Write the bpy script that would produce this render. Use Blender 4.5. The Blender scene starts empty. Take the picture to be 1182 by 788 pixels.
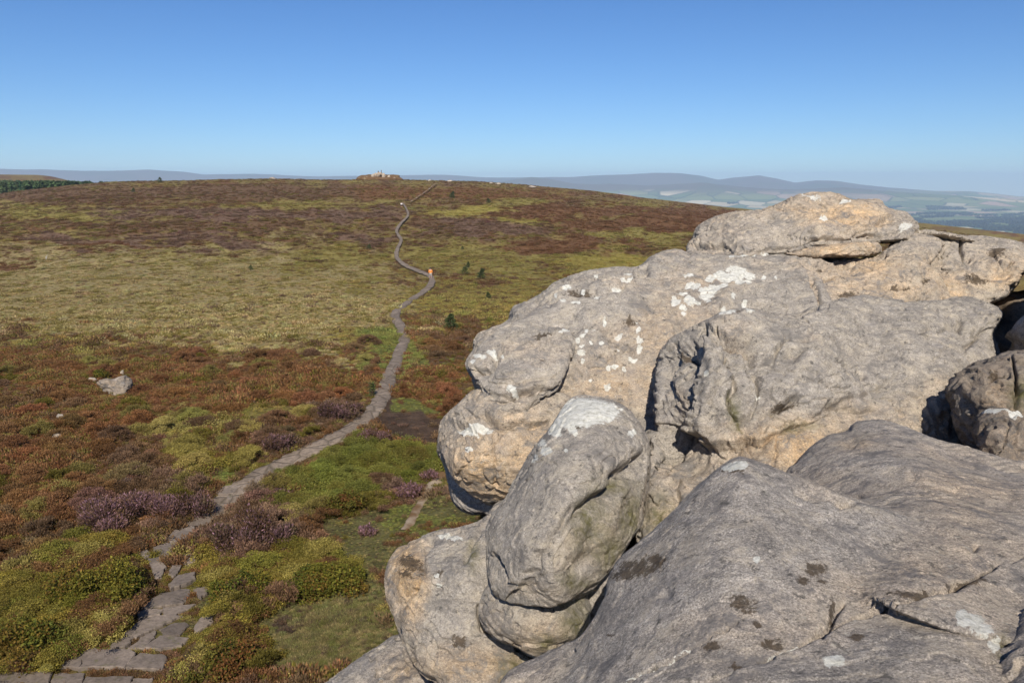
import bpy, math, random
import numpy as np
from mathutils import Vector
random.seed(7)
rng = np.random.default_rng(7)
D = bpy.data
scene = bpy.context.scene
COL = scene.collection
R = math.radians

# ------------------------------------------------------------------ camera
FPX, CX, CY = 919.0, 591.0, 394.0
CAMZ = 11.0
PITCH = R(11.2)
cam = D.cameras.new('camera'); cam.lens = 28.0; cam.sensor_width = 36
cam.clip_start = 0.1; cam.clip_end = 60000
co = D.objects.new('camera', cam); COL.objects.link(co)
co.location = (0, 0, CAMZ); co.rotation_euler = (math.pi/2 - PITCH, 0, 0)
scene.camera = co
CP, SP = math.cos(PITCH), math.sin(PITCH)

def at(px, py, d):
    """point seen in the direction of photo pixel (px,py), d metres along the viewing axis"""
    x = (np.asarray(px, float)-CX)/FPX; y = -(np.asarray(py, float)-CY)/FPX
    d = np.asarray(d, float)
    return np.stack([x*d, d*(CP + y*SP), CAMZ + d*(-SP + y*CP)], -1)

def proj(P):
    X, Y, Z = P[..., 0], P[..., 1], P[..., 2]-CAMZ
    d = Y*CP - Z*SP
    up = Y*SP + Z*CP
    ds = np.where(np.abs(d) < 1e-3, 1e-3, d)
    return CX + FPX*X/ds, CY - FPX*up/ds, d

# ------------------------------------------------------------------ numpy noise
_T = rng.random((64, 64, 64)).astype(np.float32)*2-1
def vnoise(p):
    i = np.floor(p).astype(np.int64); f = (p-i).astype(np.float32)
    u = f*f*f*(f*(f*6-15)+10)
    i0 = i & 63; i1 = (i+1) & 63
    out = 0
    for a in (0, 1):
        ix = (i1 if a else i0)[:, 0]; wx = u[:, 0] if a else 1-u[:, 0]
        for b in (0, 1):
            iy = (i1 if b else i0)[:, 1]; wy = u[:, 1] if b else 1-u[:, 1]
            for c in (0, 1):
                iz = (i1 if c else i0)[:, 2]; wz = u[:, 2] if c else 1-u[:, 2]
                out = out + _T[ix, iy, iz]*wx*wy*wz
    return out
def fbm(p, octs=4, gain=.5):
    p = np.asarray(p, np.float64)
    s = 0; a = 1.0; n = 0
    for k in range(octs):
        s = s + a*vnoise(p*(2.03**k)+k*17.31); n += a; a *= gain
    return s/n*1.6
def fbm2(x, y, sc, octs=4, seed=0.):
    return fbm(np.stack([x*sc, y*sc, np.full_like(x, seed)], -1), octs)
def sstep(a, b, x):
    t = np.clip((x-a)/(b-a), 0, 1); return t*t*(3-2*t)

# ------------------------------------------------------------------ object helpers
def mesh_np(name, V, faces, mat=None, smooth=False):
    """faces: (M,k) int array"""
    me = D.meshes.new(name)
    V = np.asarray(V, np.float32); F = np.asarray(faces, np.int32)
    me.vertices.add(len(V)); me.vertices.foreach_set('co', V.ravel())
    k = F.shape[1]
    me.loops.add(F.size); me.loops.foreach_set('vertex_index', F.ravel())
    me.polygons.add(len(F)); me.polygons.foreach_set('loop_start', np.arange(0, F.size, k, dtype=np.int32))
    me.polygons.foreach_set('loop_total', np.full(len(F), k, np.int32))
    if smooth: me.polygons.foreach_set('use_smooth', np.ones(len(F), bool))
    me.update(calc_edges=True); me.validate()
    if mat: me.materials.append(mat)
    return me
def attr(me, name, data, typ='FLOAT'):
    a = me.attributes.new(name, typ, 'POINT')
    if typ == 'FLOAT_COLOR':
        d = np.ones((len(data), 4), np.float32); d[:, :3] = data
        a.data.foreach_set('color', d.ravel())
    else:
        a.data.foreach_set('value', np.asarray(data, np.float32 if typ == 'FLOAT' else np.int32).ravel())
def link(name, data, parent=None, loc=(0, 0, 0)):
    o = D.objects.new(name, data); COL.objects.link(o); o.location = loc
    if parent: o.parent = parent
    return o
def tag(o, label=None, cat=None, group=None, kind=None):
    if label: o['label'] = label
    if cat: o['category'] = cat
    if group: o['group'] = group
    if kind: o['kind'] = kind
    return o
def empty(name, loc, rz=0):
    o = link(name, None, None, loc); o.rotation_euler = (0, 0, rz); o.empty_display_size = .2
    return o

class N:
    """small shader-node helper"""
    def __init__(s, name, rough=.9, spec=.2):
        s.m = D.materials.new(name); s.m.use_nodes = True
        s.t = s.m.node_tree; s.b = s.t.nodes['Principled BSDF']
        s.b.inputs['Roughness'].default_value = rough
        s.b.inputs['Specular IOR Level'].default_value = spec
    def n(s, typ, **kw):
        nd = s.t.nodes.new(typ)
        for k, v in kw.items(): setattr(nd, k, v)
        return nd
    def l(s, a, b): s.t.links.new(a, b)
    def val(s, sock, v):
        if hasattr(v, 'is_linked') or isinstance(v, bpy.types.NodeSocket): s.l(v, sock)
        else: sock.default_value = v
    def attr(s, name, inst=False, color=False):
        a = s.n('ShaderNodeAttribute', attribute_name=name)
        if inst: a.attribute_type = 'INSTANCER'
        return a.outputs['Color' if color else 'Fac']
    def math(s, op, a, b=0.0, clamp=False):
        m = s.n('ShaderNodeMath', operation=op); m.use_clamp = clamp
        s.val(m.inputs[0], a); s.val(m.inputs[1], b); return m.outputs[0]
    def noise(s, vec, scale, detail=5, rough=.55, dist=0.):
        t = s.n('ShaderNodeTexNoise'); s.l(vec, t.inputs['Vector'])
        t.inputs['Scale'].default_value = scale; t.inputs['Detail'].default_value = detail
        t.inputs['Roughness'].default_value = rough; t.inputs['Distortion'].default_value = dist
        return t.outputs['Fac']
    def ramp(s, f, pts):
        r = s.n('ShaderNodeValToRGB'); s.l(f, r.inputs[0]); e = r.color_ramp.elements
        while len(e) < len(pts): e.new(.5)
        for el, (p, c) in zip(e, pts):
            el.position = p; el.color = (c, c, c, 1) if isinstance(c, (int, float)) else (*c, 1)
        return r.outputs['Color']
    def mix(s, f, a, b, mode='MIX'):
        m = s.n('ShaderNodeMix', data_type='RGBA', blend_type=mode)
        s.val(m.inputs[0], f)
        for i, v in ((6, a), (7, b)):
            if isinstance(v, tuple): m.inputs[i].default_value = (*v, 1)
            else: s.l(v, m.inputs[i])
        return m.outputs[2]
    def map(s, vec, scale=(1, 1, 1), rot=(0, 0, 0)):
        m = s.n('ShaderNodeMapping'); s.l(vec, m.inputs['Vector'])
        m.inputs['Scale'].default_value = scale; m.inputs['Rotation'].default_value = rot
        return m.outputs[0]
    def pos(s): return s.n('ShaderNodeNewGeometry').outputs['Position']
    def bump(s, h, strength=.5, dist=.02, prev=None):
        b = s.n('ShaderNodeBump'); b.inputs['Strength'].default_value = strength
        b.inputs['Distance'].default_value = dist; s.l(h, b.inputs['Height'])
        if prev: s.l(prev, b.inputs['Normal'])
        return b.outputs[0]
    def color(s, c): s.val(s.b.inputs['Base Color'], c) if not isinstance(c, tuple) else setattr(s.b.inputs['Base Color'], 'default_value', (*c, 1))

def lin(r, g, b):
    f = lambda v: (v/255/12.92 if v/255 <= .04045 else ((v/255+.055)/1.055)**2.4)
    return (f(r), f(g), f(b))

# ------------------------------------------------------------------ world and sun
SUN_EL, SUN_AZ = R(41), R(-2)            # the sun stands behind the camera and a little to its right
S = Vector((-math.sin(SUN_AZ)*math.cos(SUN_EL), -math.cos(SUN_AZ)*math.cos(SUN_EL), math.sin(SUN_EL)))
w = D.worlds.new('World'); scene.world = w; w.use_nodes = True
nt = w.node_tree; bg = nt.nodes['Background']
sky = nt.nodes.new('ShaderNodeTexSky'); sky.sky_type = 'NISHITA'; sky.sun_disc = False
sky.sun_elevation = SUN_EL; sky.sun_rotation = math.atan2(S.x, S.y)
sky.altitude = 400; sky.air_density = 1.0; sky.dust_density = .3; sky.ozone_density = 4.0
tc = nt.nodes.new('ShaderNodeTexCoord'); va = nt.nodes.new('ShaderNodeVectorMath'); va.operation = 'ADD'
va.inputs[1].default_value = (0, 0, .025)
nt.links.new(tc.outputs['Generated'], va.inputs[0]); nt.links.new(va.outputs[0], sky.inputs['Vector'])
hs = nt.nodes.new('ShaderNodeHueSaturation'); hs.inputs['Saturation'].default_value = 1.12
tn = nt.nodes.new('ShaderNodeMix'); tn.data_type = 'RGBA'; tn.blend_type = 'MULTIPLY'; tn.inputs[0].default_value = 1; tn.inputs[7].default_value = (.84, .92, 1.03, 1)
nt.links.new(sky.outputs[0], hs.inputs['Color']); nt.links.new(hs.outputs[0], tn.inputs[6]); q1 = nt.nodes.new('ShaderNodeVectorMath'); q1.operation = 'SCALE'; q1.inputs['Scale'].default_value = 1/6.
gm_ = nt.nodes.new('ShaderNodeGamma'); gm_.inputs['Gamma'].default_value = 1.2
q2 = nt.nodes.new('ShaderNodeVectorMath'); q2.operation = 'SCALE'; q2.inputs['Scale'].default_value = 6.
nt.links.new(tn.outputs[2], q1.inputs[0]); nt.links.new(q1.outputs[0], gm_.inputs['Color']); nt.links.new(gm_.outputs[0], q2.inputs[0]); nt.links.new(q2.outputs[0], bg.inputs['Color']); bg.inputs['Strength'].default_value = .079
sl = D.lights.new('sun', 'SUN'); sl.energy = 4.4; sl.angle = R(.5); sl.color = (1, .94, .85)
so = link('sun', sl, None, (-10, -40, 60)); so.rotation_euler = S.to_track_quat('Z', 'Y').to_euler()
scene.view_settings.view_transform = 'Standard'; scene.view_settings.look = 'None'
scene.view_settings.gamma = 1; scene.view_settings.exposure = .42

# ------------------------------------------------------------------ terrain
_pr = np.array([[0, .5], [14, .6], [20, .4], [28, 0], [36, .6], [45, .3], [67, -.5], [90, -1.8], [120, -2.8], [150, -2.4],
                [190, .0], [260, 4.4], [350, 8.2], [440, 11.6], [520, 13.5], [580, 13.6], [680, 10], [900, -8], [1300, -50],
                [2000, -150], [3000, -235], [3600, -250], [9000, -250], [60000, -250]])
_cr = np.array([[-600, 300], [-200, 244], [0, 226], [50, 219], [100, 214], [150, 210.5], [200, 209], [320, 207], [380, 207.8],
                [440, 207.6], [500, 208.5], [560, 210.5], [600, 213], [680, 221], [740, 230], [830, 241], [900, 249],
                [1000, 254], [1060, 259.5], [1182, 272], [1400, 300], [1900, 340]])
_hl = np.array([[-300, 202], [0, 198], [70, 197], [115, 198.5], [190, 197.5], [230, 200.5], [250, 202.5], [300, 202.5], [380, 204], [430, 203.5], [480, 203],
                [510, 202.5], [560, 205.5], [600, 205], [640, 205], [690, 203], [720, 201.5], [750, 199.5], [780, 200], [800, 203], [820, 208],
                [840, 205], [865, 203], [885, 206.5], [905, 211], [930, 208.5], [950, 209], [980, 213], [1010, 216], [1060, 219.5],
                [1100, 220], [1182, 226], [1400, 227]])
_h2 = np.array([[-300, 214], [300, 216], [560, 212], [590, 208], [612, 204.2], [632, 206], [660, 211], [700, 210], [740, 214], [800, 213], [850, 217], [900, 219],
                [960, 216], [1020, 221], [1100, 226], [1182, 230], [1400, 232]])
def el_of(y):                                  # elevation of a horizon line traced at photo row y
    return np.tan(PITCH - np.arctan((y-CY)/FPX)*1.0 - 2*PITCH + 0) if False else np.tan(-(np.arctan((y-CY)/FPX)+PITCH))
def pxaz(X, Y): return CX + FPX*CP*X/np.maximum(Y, 1e-3)  # photo column of a far point near the horizon

_lnr = np.log(np.maximum(_pr[:, 0], 1.))
def zt(X, Y):
    X = np.asarray(X, float); Y = np.asarray(Y, float)
    r = np.hypot(X, Y)
    fr = Y > .05*r
    px = np.where(fr, CX + FPX*X/np.maximum(np.abs(Y), 1e-3)*CP, np.where(X > 0, 2500, -1500))
    px = np.clip(px, -900, 2200)
    # smooth table lookup of the long profile
    z = np.interp(np.log(np.maximum(r, 1)), _lnr, _pr[:, 1])
    zc = CAMZ + 520*el_of(np.interp(px, _cr[:, 0], _cr[:, 1]))
    z = z + (zc-13.5)*sstep(70, 520, r)*(1-sstep(1100, 3000, r))
    # a second rise behind the left shoulder, carrying the conifer wood
    wl = sstep(260, 60, px)
    z2 = np.interp(r, [560, 640, 1000, 1300, 1600, 2600], [-6, -3, 6, 23, 24, -250])
    m = wl*sstep(560, 700, r)*(1-sstep(1700, 2600, r))
    z = z*(1-m) + z2*m
    # far hills
    far = r > 5000
    if np.any(far):
        zm = CAMZ + 14000*el_of(np.interp(px, _hl[:, 0], _hl[:, 1]))
        zf = CAMZ + 10500*el_of(np.interp(px, _h2[:, 0], _h2[:, 1]))
        n = fbm2(X, Y, 1/1300., 4, 3.)
        g2 = np.exp(-((r-10500)/1150.)**2); g1 = np.where(r < 14000, np.exp(-((r-14000)/2000.)**2), np.exp(-((r-14000)/1500.)**2))
        up = np.maximum((zf+250)*g2, (zm+250)*g1)
        up = up + n*45*np.clip(up/250, 0, 1)*(1-g1**6*.85)*(1-g2**6*.7) + n*10*sstep(7500, 9500, r)
        z = np.where(far, np.maximum(z + 0*up, -250+np.maximum(up, -5)), z)
    # relief of the moor
    nr = np.clip(r/60, .25, 1.6)
    z = z + fbm2(X, Y, .16, 3, 1.)*.16*(1-sstep(200, 500, r)) + fbm2(X, Y, .03, 3, 2.)*.5*nr*sstep(20, 120, r)*(1-sstep(420, 520, r)*.6)*(1-sstep(900, 2000, r))
    return z

def ground_at(px, py):
    """walk along the sight line until it meets the moor"""
    px = np.atleast_1d(np.asarray(px, float)); py = np.atleast_1d(np.asarray(py, float))
    ds = np.exp(np.linspace(np.log(12), np.log(900), 700))
    lo = np.full(px.shape, 12.); hit = np.zeros(px.shape, bool); hi = np.full(px.shape, 900.)
    for d in ds:
        P = at(px, py, np.full(px.shape, d))
        b = (P[:, 2] < zt(P[:, 0], P[:, 1])) & ~hit
        hi[b] = d; hit |= b
        lo[~hit] = d
    for _ in range(14):
        m = (lo+hi)/2; P = at(px, py, m); b = P[:, 2] < zt(P[:, 0], P[:, 1])
        hi = np.where(b, m, hi); lo = np.where(b, lo, m)
    P = at(px, py, hi); P[:, 2] = zt(P[:, 0], P[:, 1])
    return P

# ------------------------------------------------------------------ plants of the moor: what grows where
CLS = ['rust', 'brown', 'purple', 'bilberry', 'olive', 'pale', 'green', 'peat', 'redbrown', 'yellow', 'leafgreen', 'turf']
CC = np.array([(.165, .083, .034), (.145, .086, .044), (.160, .098, .062), (.150, .122, .024), (.235, .188, .055), (.325, .255, .115),
               (.165, .165, .045), (.105, .068, .046), (.155, .080, .036), (.29, .235, .06), (.130, .124, .026), (.150, .134, .052)])
# traced patches on the moor: photo column, row, half-width, half-height, plant, weight
PATCH = [
 (80, 225, 160, 10, 'brown', .9), (300, 222, 160, 10, 'brown', .9), (430, 222, 90, 9, 'rust', .8), (560, 225, 90, 8, 'rust', .9), (600, 235, 40, 6, 'olive', .8),
 (60, 248, 90, 8, 'olive', .9), (330, 236, 60, 7, 'olive', .6), (250, 247, 170, 7, 'purple', .8), (420, 247, 50, 7, 'purple', .9), (240, 262, 230, 7, 'brown', .8), (380, 262, 50, 6, 'yellow', .6),
 (100, 277, 80, 5, 'purple', .8), (130, 281, 50, 3, 'redbrown', 1.2), (250, 276, 80, 5, 'purple', .9), (20, 304, 40, 5, 'redbrown', 1.5), (70, 316, 40, 4, 'rust', .6),
 (410, 272, 40, 5, 'purple', .9), (560, 262, 60, 7, 'purple', 1.0), (500, 262, 30, 6, 'brown', .8), (540, 241, 40, 5, 'yellow', .7), (620, 250, 40, 4, 'yellow', .6),
 (660, 245, 90, 7, 'redbrown', .9), (740, 262, 100, 9, 'redbrown', 1.0), (640, 283, 50, 7, 'redbrown', 1.1), (790, 250, 60, 9, 'redbrown', 1.1), (730, 275, 80, 7, 'olive', .8),
 (600, 300, 110, 14, 'olive', 1.0), (700, 305, 90, 14, 'yellow', .7), (520, 300, 60, 16, 'olive', .9), (590, 345, 80, 25, 'olive', 1.0), (520, 345, 60, 20, 'olive', .8),
 (130, 335, 230, 45, 'pale', 1.2), (330, 350, 140, 60, 'pale', 1.1), (380, 300, 80, 20, 'olive', .9), (230, 300, 140, 10, 'olive', .7), (170, 360, 160, 14, 'pale', .6),
 (300, 380, 120, 20, 'pale', .8), (60, 395, 60, 10, 'olive', .6), (420, 330, 40, 20, 'olive', .8), (410, 385, 40, 26, 'olive', .7), (440, 390, 18, 22, 'green', .9), (430, 415, 20, 16, 'green', .6),
 (520, 400, 50, 20, 'brown', .9), (500, 385, 26, 10, 'rust', .7), (520, 425, 60, 12, 'rust', .9), (520, 415, 30, 5, 'green', .7), (505, 450, 40, 16, 'rust', 1.1), (490, 462, 28, 7, 'green', 1.3), (480, 490, 46, 12, 'peat', 2.2), (462, 455, 10, 26, 'peat', 1.3), (448, 436, 6, 30, 'green', .9), (470, 412, 10, 26, 'green', .9),
 (100, 430, 220, 18, 'rust', 1.2), (330, 440, 110, 18, 'rust', 1.3), (250, 425, 100, 10, 'redbrown', .9), (60, 500, 130, 50, 'rust', 1.0), (40, 470, 90, 20, 'brown', .9), (190, 470, 90, 20, 'rust', .9), (150, 520, 90, 26, 'brown', 1.0), (215, 495, 80, 18, 'olive', .8),
 (300, 475, 80, 12, 'olive', .8), (340, 500, 60, 22, 'brown', .8), (390, 470, 36, 16, 'purple', .8), (325, 505, 40, 16, 'purple', .7), (230, 530, 80, 18, 'bilberry', .7), (60, 560, 90, 26, 'rust', .9), (20, 520, 60, 26, 'rust', .7), (270, 540, 40, 10, 'green', .8), (240, 555, 36, 8, 'green', .8),
 (160, 580, 70, 30, 'purple', 1.0), (60, 610, 80, 26, 'rust', .8), (110, 655, 66, 30, 'bilberry', 1.0), (40, 720, 70, 50, 'bilberry', 1.2), (60, 690, 60, 40, 'bilberry', .7), (100, 740, 40, 20, 'green', .8), (120, 600, 30, 16, 'bilberry', .6),
 (290, 610, 66, 34, 'purple', .9), (280, 670, 60, 30, 'bilberry', 1.1), (360, 660, 60, 28, 'bilberry', .9), (265, 750, 60, 30, 'bilberry', 1.2),
 (440, 530, 70, 20, 'leafgreen', 1.3), (390, 560, 70, 26, 'leafgreen', 1.1), (490, 540, 40, 20, 'leafgreen', 1.1), (420, 615, 44, 26, 'turf', 1.1), (500, 600, 60, 20, 'green', .8), (470, 570, 40, 12, 'purple', .9), (440, 580, 50, 14, 'brown', .6), (520, 590, 40, 24, 'turf', 1.1), (400, 590, 40, 14, 'brown', .7),
 (430, 640, 50, 20, 'turf', 1.3), (410, 685, 60, 24, 'turf', 1.2), (390, 735, 90, 44, 'turf', 1.4), (410, 710, 40, 16, 'peat', .6), (340, 720, 20, 12, 'peat', 1.5), (430, 760, 40, 24, 'turf', 1.1), (240, 690, 16, 40, 'turf', .9), (215, 735, 30, 14, 'turf', 1.), (340, 770, 50, 18, 'turf', 1.1), (385, 690, 24, 12, 'pale', .5),
]
def plants(X, Y, Z):
    """class index and second class index with blend, per point"""
    P = np.stack([X, Y, Z], -1); px, py, d = proj(P)
    px = np.where(px < 0, -.8*px, px)          # the same kinds of patches go on past the traced part
    sc = np.clip(d, 15, 600)
    wx = fbm(np.stack([px*.035, py*.09, px*0+5.], -1), 4)*26
    wy = fbm(np.stack([px*.03, py*.11, px*0+9.], -1), 4)*np.clip((py-205)*.14, 1.5, 16)
    qx, qy = px+wx, py+wy
    Sx = np.zeros((len(CLS), len(px)))
    for (cx, cy, rx, ry, c, wgt) in PATCH:
        k = CLS.index(c)
        Sx[k] = np.maximum(Sx[k], wgt*np.exp(-((qx-cx)/rx)**2*1.1-((qy-cy)/ry)**2*1.1))
    base = {'olive': .22, 'brown': .24, 'rust': .16}
    for c, v in base.items(): Sx[CLS.index(c)] = np.maximum(Sx[CLS.index(c)], v)
    for k in range(len(CLS)):
        Sx[k] += .16*fbm(np.stack([px*.05+k*3.7, py*.22, px*0+k*1.9], -1), 3)
    o = np.argsort(-Sx, 0)
    a, b = o[0], o[1]
    va_, vb = np.take_along_axis(Sx, o[:1], 0)[0], np.take_along_axis(Sx, o[1:2], 0)[0]
    bl = np.clip(.5-(va_-vb)*2.2, 0, .5)
    return a, b, bl

def polar_sheet(rs, azs):
    rr, aa = np.meshgrid(rs, azs, indexing='ij')
    X = rr*np.sin(aa); Y = rr*np.cos(aa)
    Z = zt(X.ravel(), Y.ravel())
    V = np.stack([X.ravel(), Y.ravel(), Z], -1)
    n, m = len(rs), len(azs)
    i = np.arange(n-1)[:, None]*m; j = np.arange(m-1)[None, :]
    F = np.stack([i+j, i+j+1, i+m+j+1, i+m+j], -1).reshape(-1, 4)[:, ::-1]
    return V, F

az_in = np.arctan((np.arange(-420, 1390, 3.0)-CX)/FPX)
az_all = np.concatenate([np.linspace(-math.pi, az_in[0], 46)[:-1], az_in, np.linspace(az_in[-1], math.pi, 46)[1:]])
JOIN = 1750.
rs = np.concatenate([[.2, 4, 9], np.exp(np.arange(np.log(12), np.log(JOIN), .0115)), [JOIN]])
V, F = polar_sheet(rs, az_all)
m = N('moor_soil', .95, .1)
p = m.pos()
c = m.attr('col', color=True)
d1 = m.noise(p, 1.7, 6, .7); d2 = m.noise(p, .35, 5, .65); d3 = m.noise(m.map(p, (1, 1, 1)), 9, 4, .7)
c = m.mix(1., c, m.ramp(d1, [(.28, .6), (.5, .97), (.72, 1.38)]), 'MULTIPLY')
c = m.mix(1., c, m.ramp(d2, [(.3, .72), (.7, 1.28)]), 'MULTIPLY')
c = m.mix(.6, c, m.ramp(d3, [(.3, .5), (.7, 1.4)]), 'MULTIPLY')
m.color(c)
m.l(m.bump(d1, .9, .35, m.bump(d3, .6, .08)), m.b.inputs['Normal'])
me = mesh_np('ground', V, F, m.m, True)
a, b, bl = plants(V[:, 0], V[:, 1], V[:, 2])
r_ = np.hypot(V[:, 0], V[:, 1])
gc = CC[a]*(1-bl)[:, None] + CC[b]*bl[:, None]
gc *= (.75 + .25*sstep(30, 220, r_))[:, None]  # near soil darkened so the gaps between tufts look deep
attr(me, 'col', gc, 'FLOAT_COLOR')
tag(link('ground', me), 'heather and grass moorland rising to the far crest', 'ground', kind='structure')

# valley floor with fields, and the hills beyond it
rs2 = np.concatenate([[JOIN], np.exp(np.arange(np.log(JOIN)+.02, np.log(8000), .02)), np.linspace(8000, 16500, 75)])
az2 = np.concatenate([np.linspace(-math.pi, az_in[0], 20)[:-1], az_in, np.linspace(az_in[-1], math.pi, 20)[1:]])
V, F = polar_sheet(rs2, az2)
m = N('valley_fields', 1., .05)
p = m.pos()
def vor(vec, scale):
    v = m.n('ShaderNodeTexVoronoi'); v.inputs['Scale'].default_value = scale; m.l(vec, v.inputs['Vector']); return v
pw = m.map(p, (1, 1, 0))
v1 = vor(pw, 1/330.)
sp_ = m.n('ShaderNodeSeparateColor'); m.l(v1.outputs['Color'], sp_.inputs[0])
f = m.ramp(sp_.outputs[0], [(0., (.11, .16, .05)), (.25, (.18, .21, .07)), (.42, (.24, .25, .10)), (.55, (.15, .19, .07)), (.64, (.52, .42, .24)), (.78, (.42, .29, .2)), (.88, (.58, .5, .32)), (1., (.13, .17, .06))])
f2 = N.ramp
for n_ in m.t.nodes:
    if n_.type == 'VALTORGB': n_.color_ramp.interpolation = 'CONSTANT'
big = m.noise(pw, 1/2600., 3, .5)
f = m.mix(m.ramp(big, [(.45, 0.), (.65, .5)]), f, (.13, .16, .07))
ve = m.n('ShaderNodeTexVoronoi', feature='DISTANCE_TO_EDGE'); ve.inputs['Scale'].default_value = 1/330.; m.l(pw, ve.inputs['Vector'])
f = m.mix(m.ramp(ve.outputs['Distance'], [(.015, .9), (.035, 0.)]), f, (.03, .05, .02))
sz = m.n('ShaderNodeSeparateXYZ'); m.l(p, sz.inputs[0])
hm = m.noise(pw, 1/900., 5, .6)
hillc = m.ramp(hm, [(.35, (.075, .085, .035)), (.5, (.105, .085, .05)), (.65, (.12, .10, .06))])
hz = m.math('ADD', m.math('MULTIPLY', sz.outputs[2], 1/160.), m.math('ADD', m.math('MULTIPLY', hm, .9), .35))
f = m.mix(m.ramp(hz, [(.0, 0.), (.45, 1.)]), f, hillc)
m.color(f)
me = mesh_np('hills', V, F, m.m, True)
tag(link('hills', me), 'blue hazy hills and patchwork valley beyond the moor', 'hills', kind='structure')

# ------------------------------------------------------------------ stone material
def rock_mat(name, grey=(.36, .318, .265), buff=(.50, .342, .19), bias=.0, fleck=.5, grain=55, pale=(.54, .46, .345), dark=(.215, .195, .172), zst=2.2, gr=.6, gm_k=.8):
    m = N(name, .92, .15)
    p = m.pos()
    st = m.map(p, (1, 1, zst), (.16, .05, 0))
    n1 = m.noise(p, .75, 6, .6, .4); n2 = m.noise(st, 5.5, 8, .68, .3); n3 = m.noise(p, 38, 6, .75); n4 = m.noise(st, 1.9, 7, .62, .8)
    n5 = m.noise(p, 120, 3, .7)
    tan = m.attr('tan'); lich = m.attr('lichen'); stain = m.attr('stain'); moss = m.attr('moss')
    t = m.math('ADD', m.math('ADD', m.math('MULTIPLY', n1, 1.5), m.math('MULTIPLY', n4, .7)), m.math('MULTIPLY', tan, .95))
    t = m.math('ADD', t, bias-1.12)
    c = m.mix(m.math('ADD', t, 0., True), grey, buff)
    c = m.mix(1., c, m.ramp(n2, [(.25, .62), (.45, .95), (.6, 1.06), (.78, 1.42)]), 'MULTIPLY')
    c = m.mix(1., c, m.ramp(n4, [(.3, .78), (.55, 1.02), (.75, 1.22)]), 'MULTIPLY')
    gm = m.ramp(m.noise(p, 1.6, 5, .65), [(.35, .25*gr), (.62, gr)])
    c = m.mix(gm, c, m.ramp(n3, [(.3, .5), (.5, 1.), (.7, 1.5)]), 'MULTIPLY')
    n6 = m.noise(p, grain, 3, .8); vg = m.n('ShaderNodeTexVoronoi'); vg.inputs['Scale'].default_value = grain*1.5; m.l(p, vg.inputs['Vector']); vs = m.n('ShaderNodeSeparateColor'); m.l(vg.outputs['Color'], vs.inputs[0])
    c = m.mix(.75*gm_k, c, m.ramp(vs.outputs[0], [(0., .58), (.5, 1.), (1., 1.45)]), 'MULTIPLY')
    c = m.mix(gr, c, m.ramp(n6, [(.34, .55), (.46, .96), (.55, 1.04), (.68, 1.5)]), 'MULTIPLY')
    # pinkish-mauve patches of crustose growth and blue-grey ones
    c = m.mix(m.ramp(m.noise(p, 1.3, 5, .6, .6), [(.55, 0.), (.72, .45)]), c, (.285, .262, .25))
    mA = m.noise(m.map(p, (1, 1, 1.5), (.2, .1, 0)), 2.7, 9, .72, .6)
    c = m.mix(m.ramp(mA, [(.52, 0.), (.61, .8)]), c, m.mix(.5, c, pale))
    c = m.mix(m.ramp(mA, [(.38, .85), (.47, 0.)]), c, dark)
    mB = m.noise(p, 6.5, 8, .75, .3)
    c = m.mix(m.ramp(mB, [(.52, 0.), (.60, .5)]), c, dark); c = m.mix(m.ramp(mB, [(.36, .55), (.43, 0.)]), c, pale)
    # dark specks and pale flecks
    dk = m.noise(p, 11, 7, .72, .2)
    c = m.mix(m.ramp(dk, [(.575, 0.), (.65, .75)]), c, (.075, .07, .062))
    pf = m.noise(p, 17, 5, .6)
    c = m.mix(m.ramp(pf, [(.63, 0.), (.70, fleck)]), c, (.50, .46, .38))
    # mossy tint, dark stains, white lichen crusts with ragged edges
    rag = m.noise(p, 9, 6, .7, .4)
    c = m.mix(m.math('MULTIPLY', moss, m.ramp(rag, [(.35, .25), (.6, 1.)])), c, (.115, .105, .035))
    e = m.math('ADD', stain, m.math('MULTIPLY', m.math('SUBTRACT', m.noise(p, 15, 8, .78, .5), .5), 2.6))
    c = m.mix(m.ramp(e, [(.46, 0.), (.66, .85)]), c, m.ramp(m.noise(p, 26, 5, .7), [(.3, (.035, .028, .02)), (.7, (.105, .07, .04))]))
    rag2 = m.noise(p, 21, 6, .75, .5)
    e = m.math('ADD', lich, m.math('MULTIPLY', m.math('SUBTRACT', rag2, .5), .85))
    lc = m.ramp(m.noise(p, 22, 6, .7), [(.3, (.38, .36, .30)), (.48, (.62, .60, .52)), (.68, (.78, .76, .69))])
    c = m.mix(m.ramp(e, [(.47, 0.), (.53, .92)]), c, lc)
    m.color(c)
    b = m.bump(n5, .35, .008)
    b = m.bump(n3, .45+.45*gr, .025, b); b = m.bump(n2, .6, .07, b); b = m.bump(mB, .45, .05, b)
    pit = m.n('ShaderNodeTexVoronoi'); pit.inputs['Scale'].default_value = 9; m.l(p, pit.inputs['Vector'])
    b = m.bump(m.ramp(pit.outputs['Distance'], [(.0, 0.), (.22, 1.)]), .12, .03, b)
    m.l(b, m.b.inputs['Normal'])
    return m.m
ROCK = rock_mat('weathered_gritstone')
ROCKF = rock_mat('dark_gritstone', (.375, .332, .284), (.50, .37, .24), .05, .5, 85, (.54, .455, .345), (.185, .168, .155), 1.0, 1., 1.)
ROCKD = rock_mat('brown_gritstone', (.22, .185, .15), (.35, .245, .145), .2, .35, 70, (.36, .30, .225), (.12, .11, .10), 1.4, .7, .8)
ROCKB = rock_mat('warm_gritstone', (.385, .33, .265), (.55, .385, .225), .12, .4)

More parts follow.
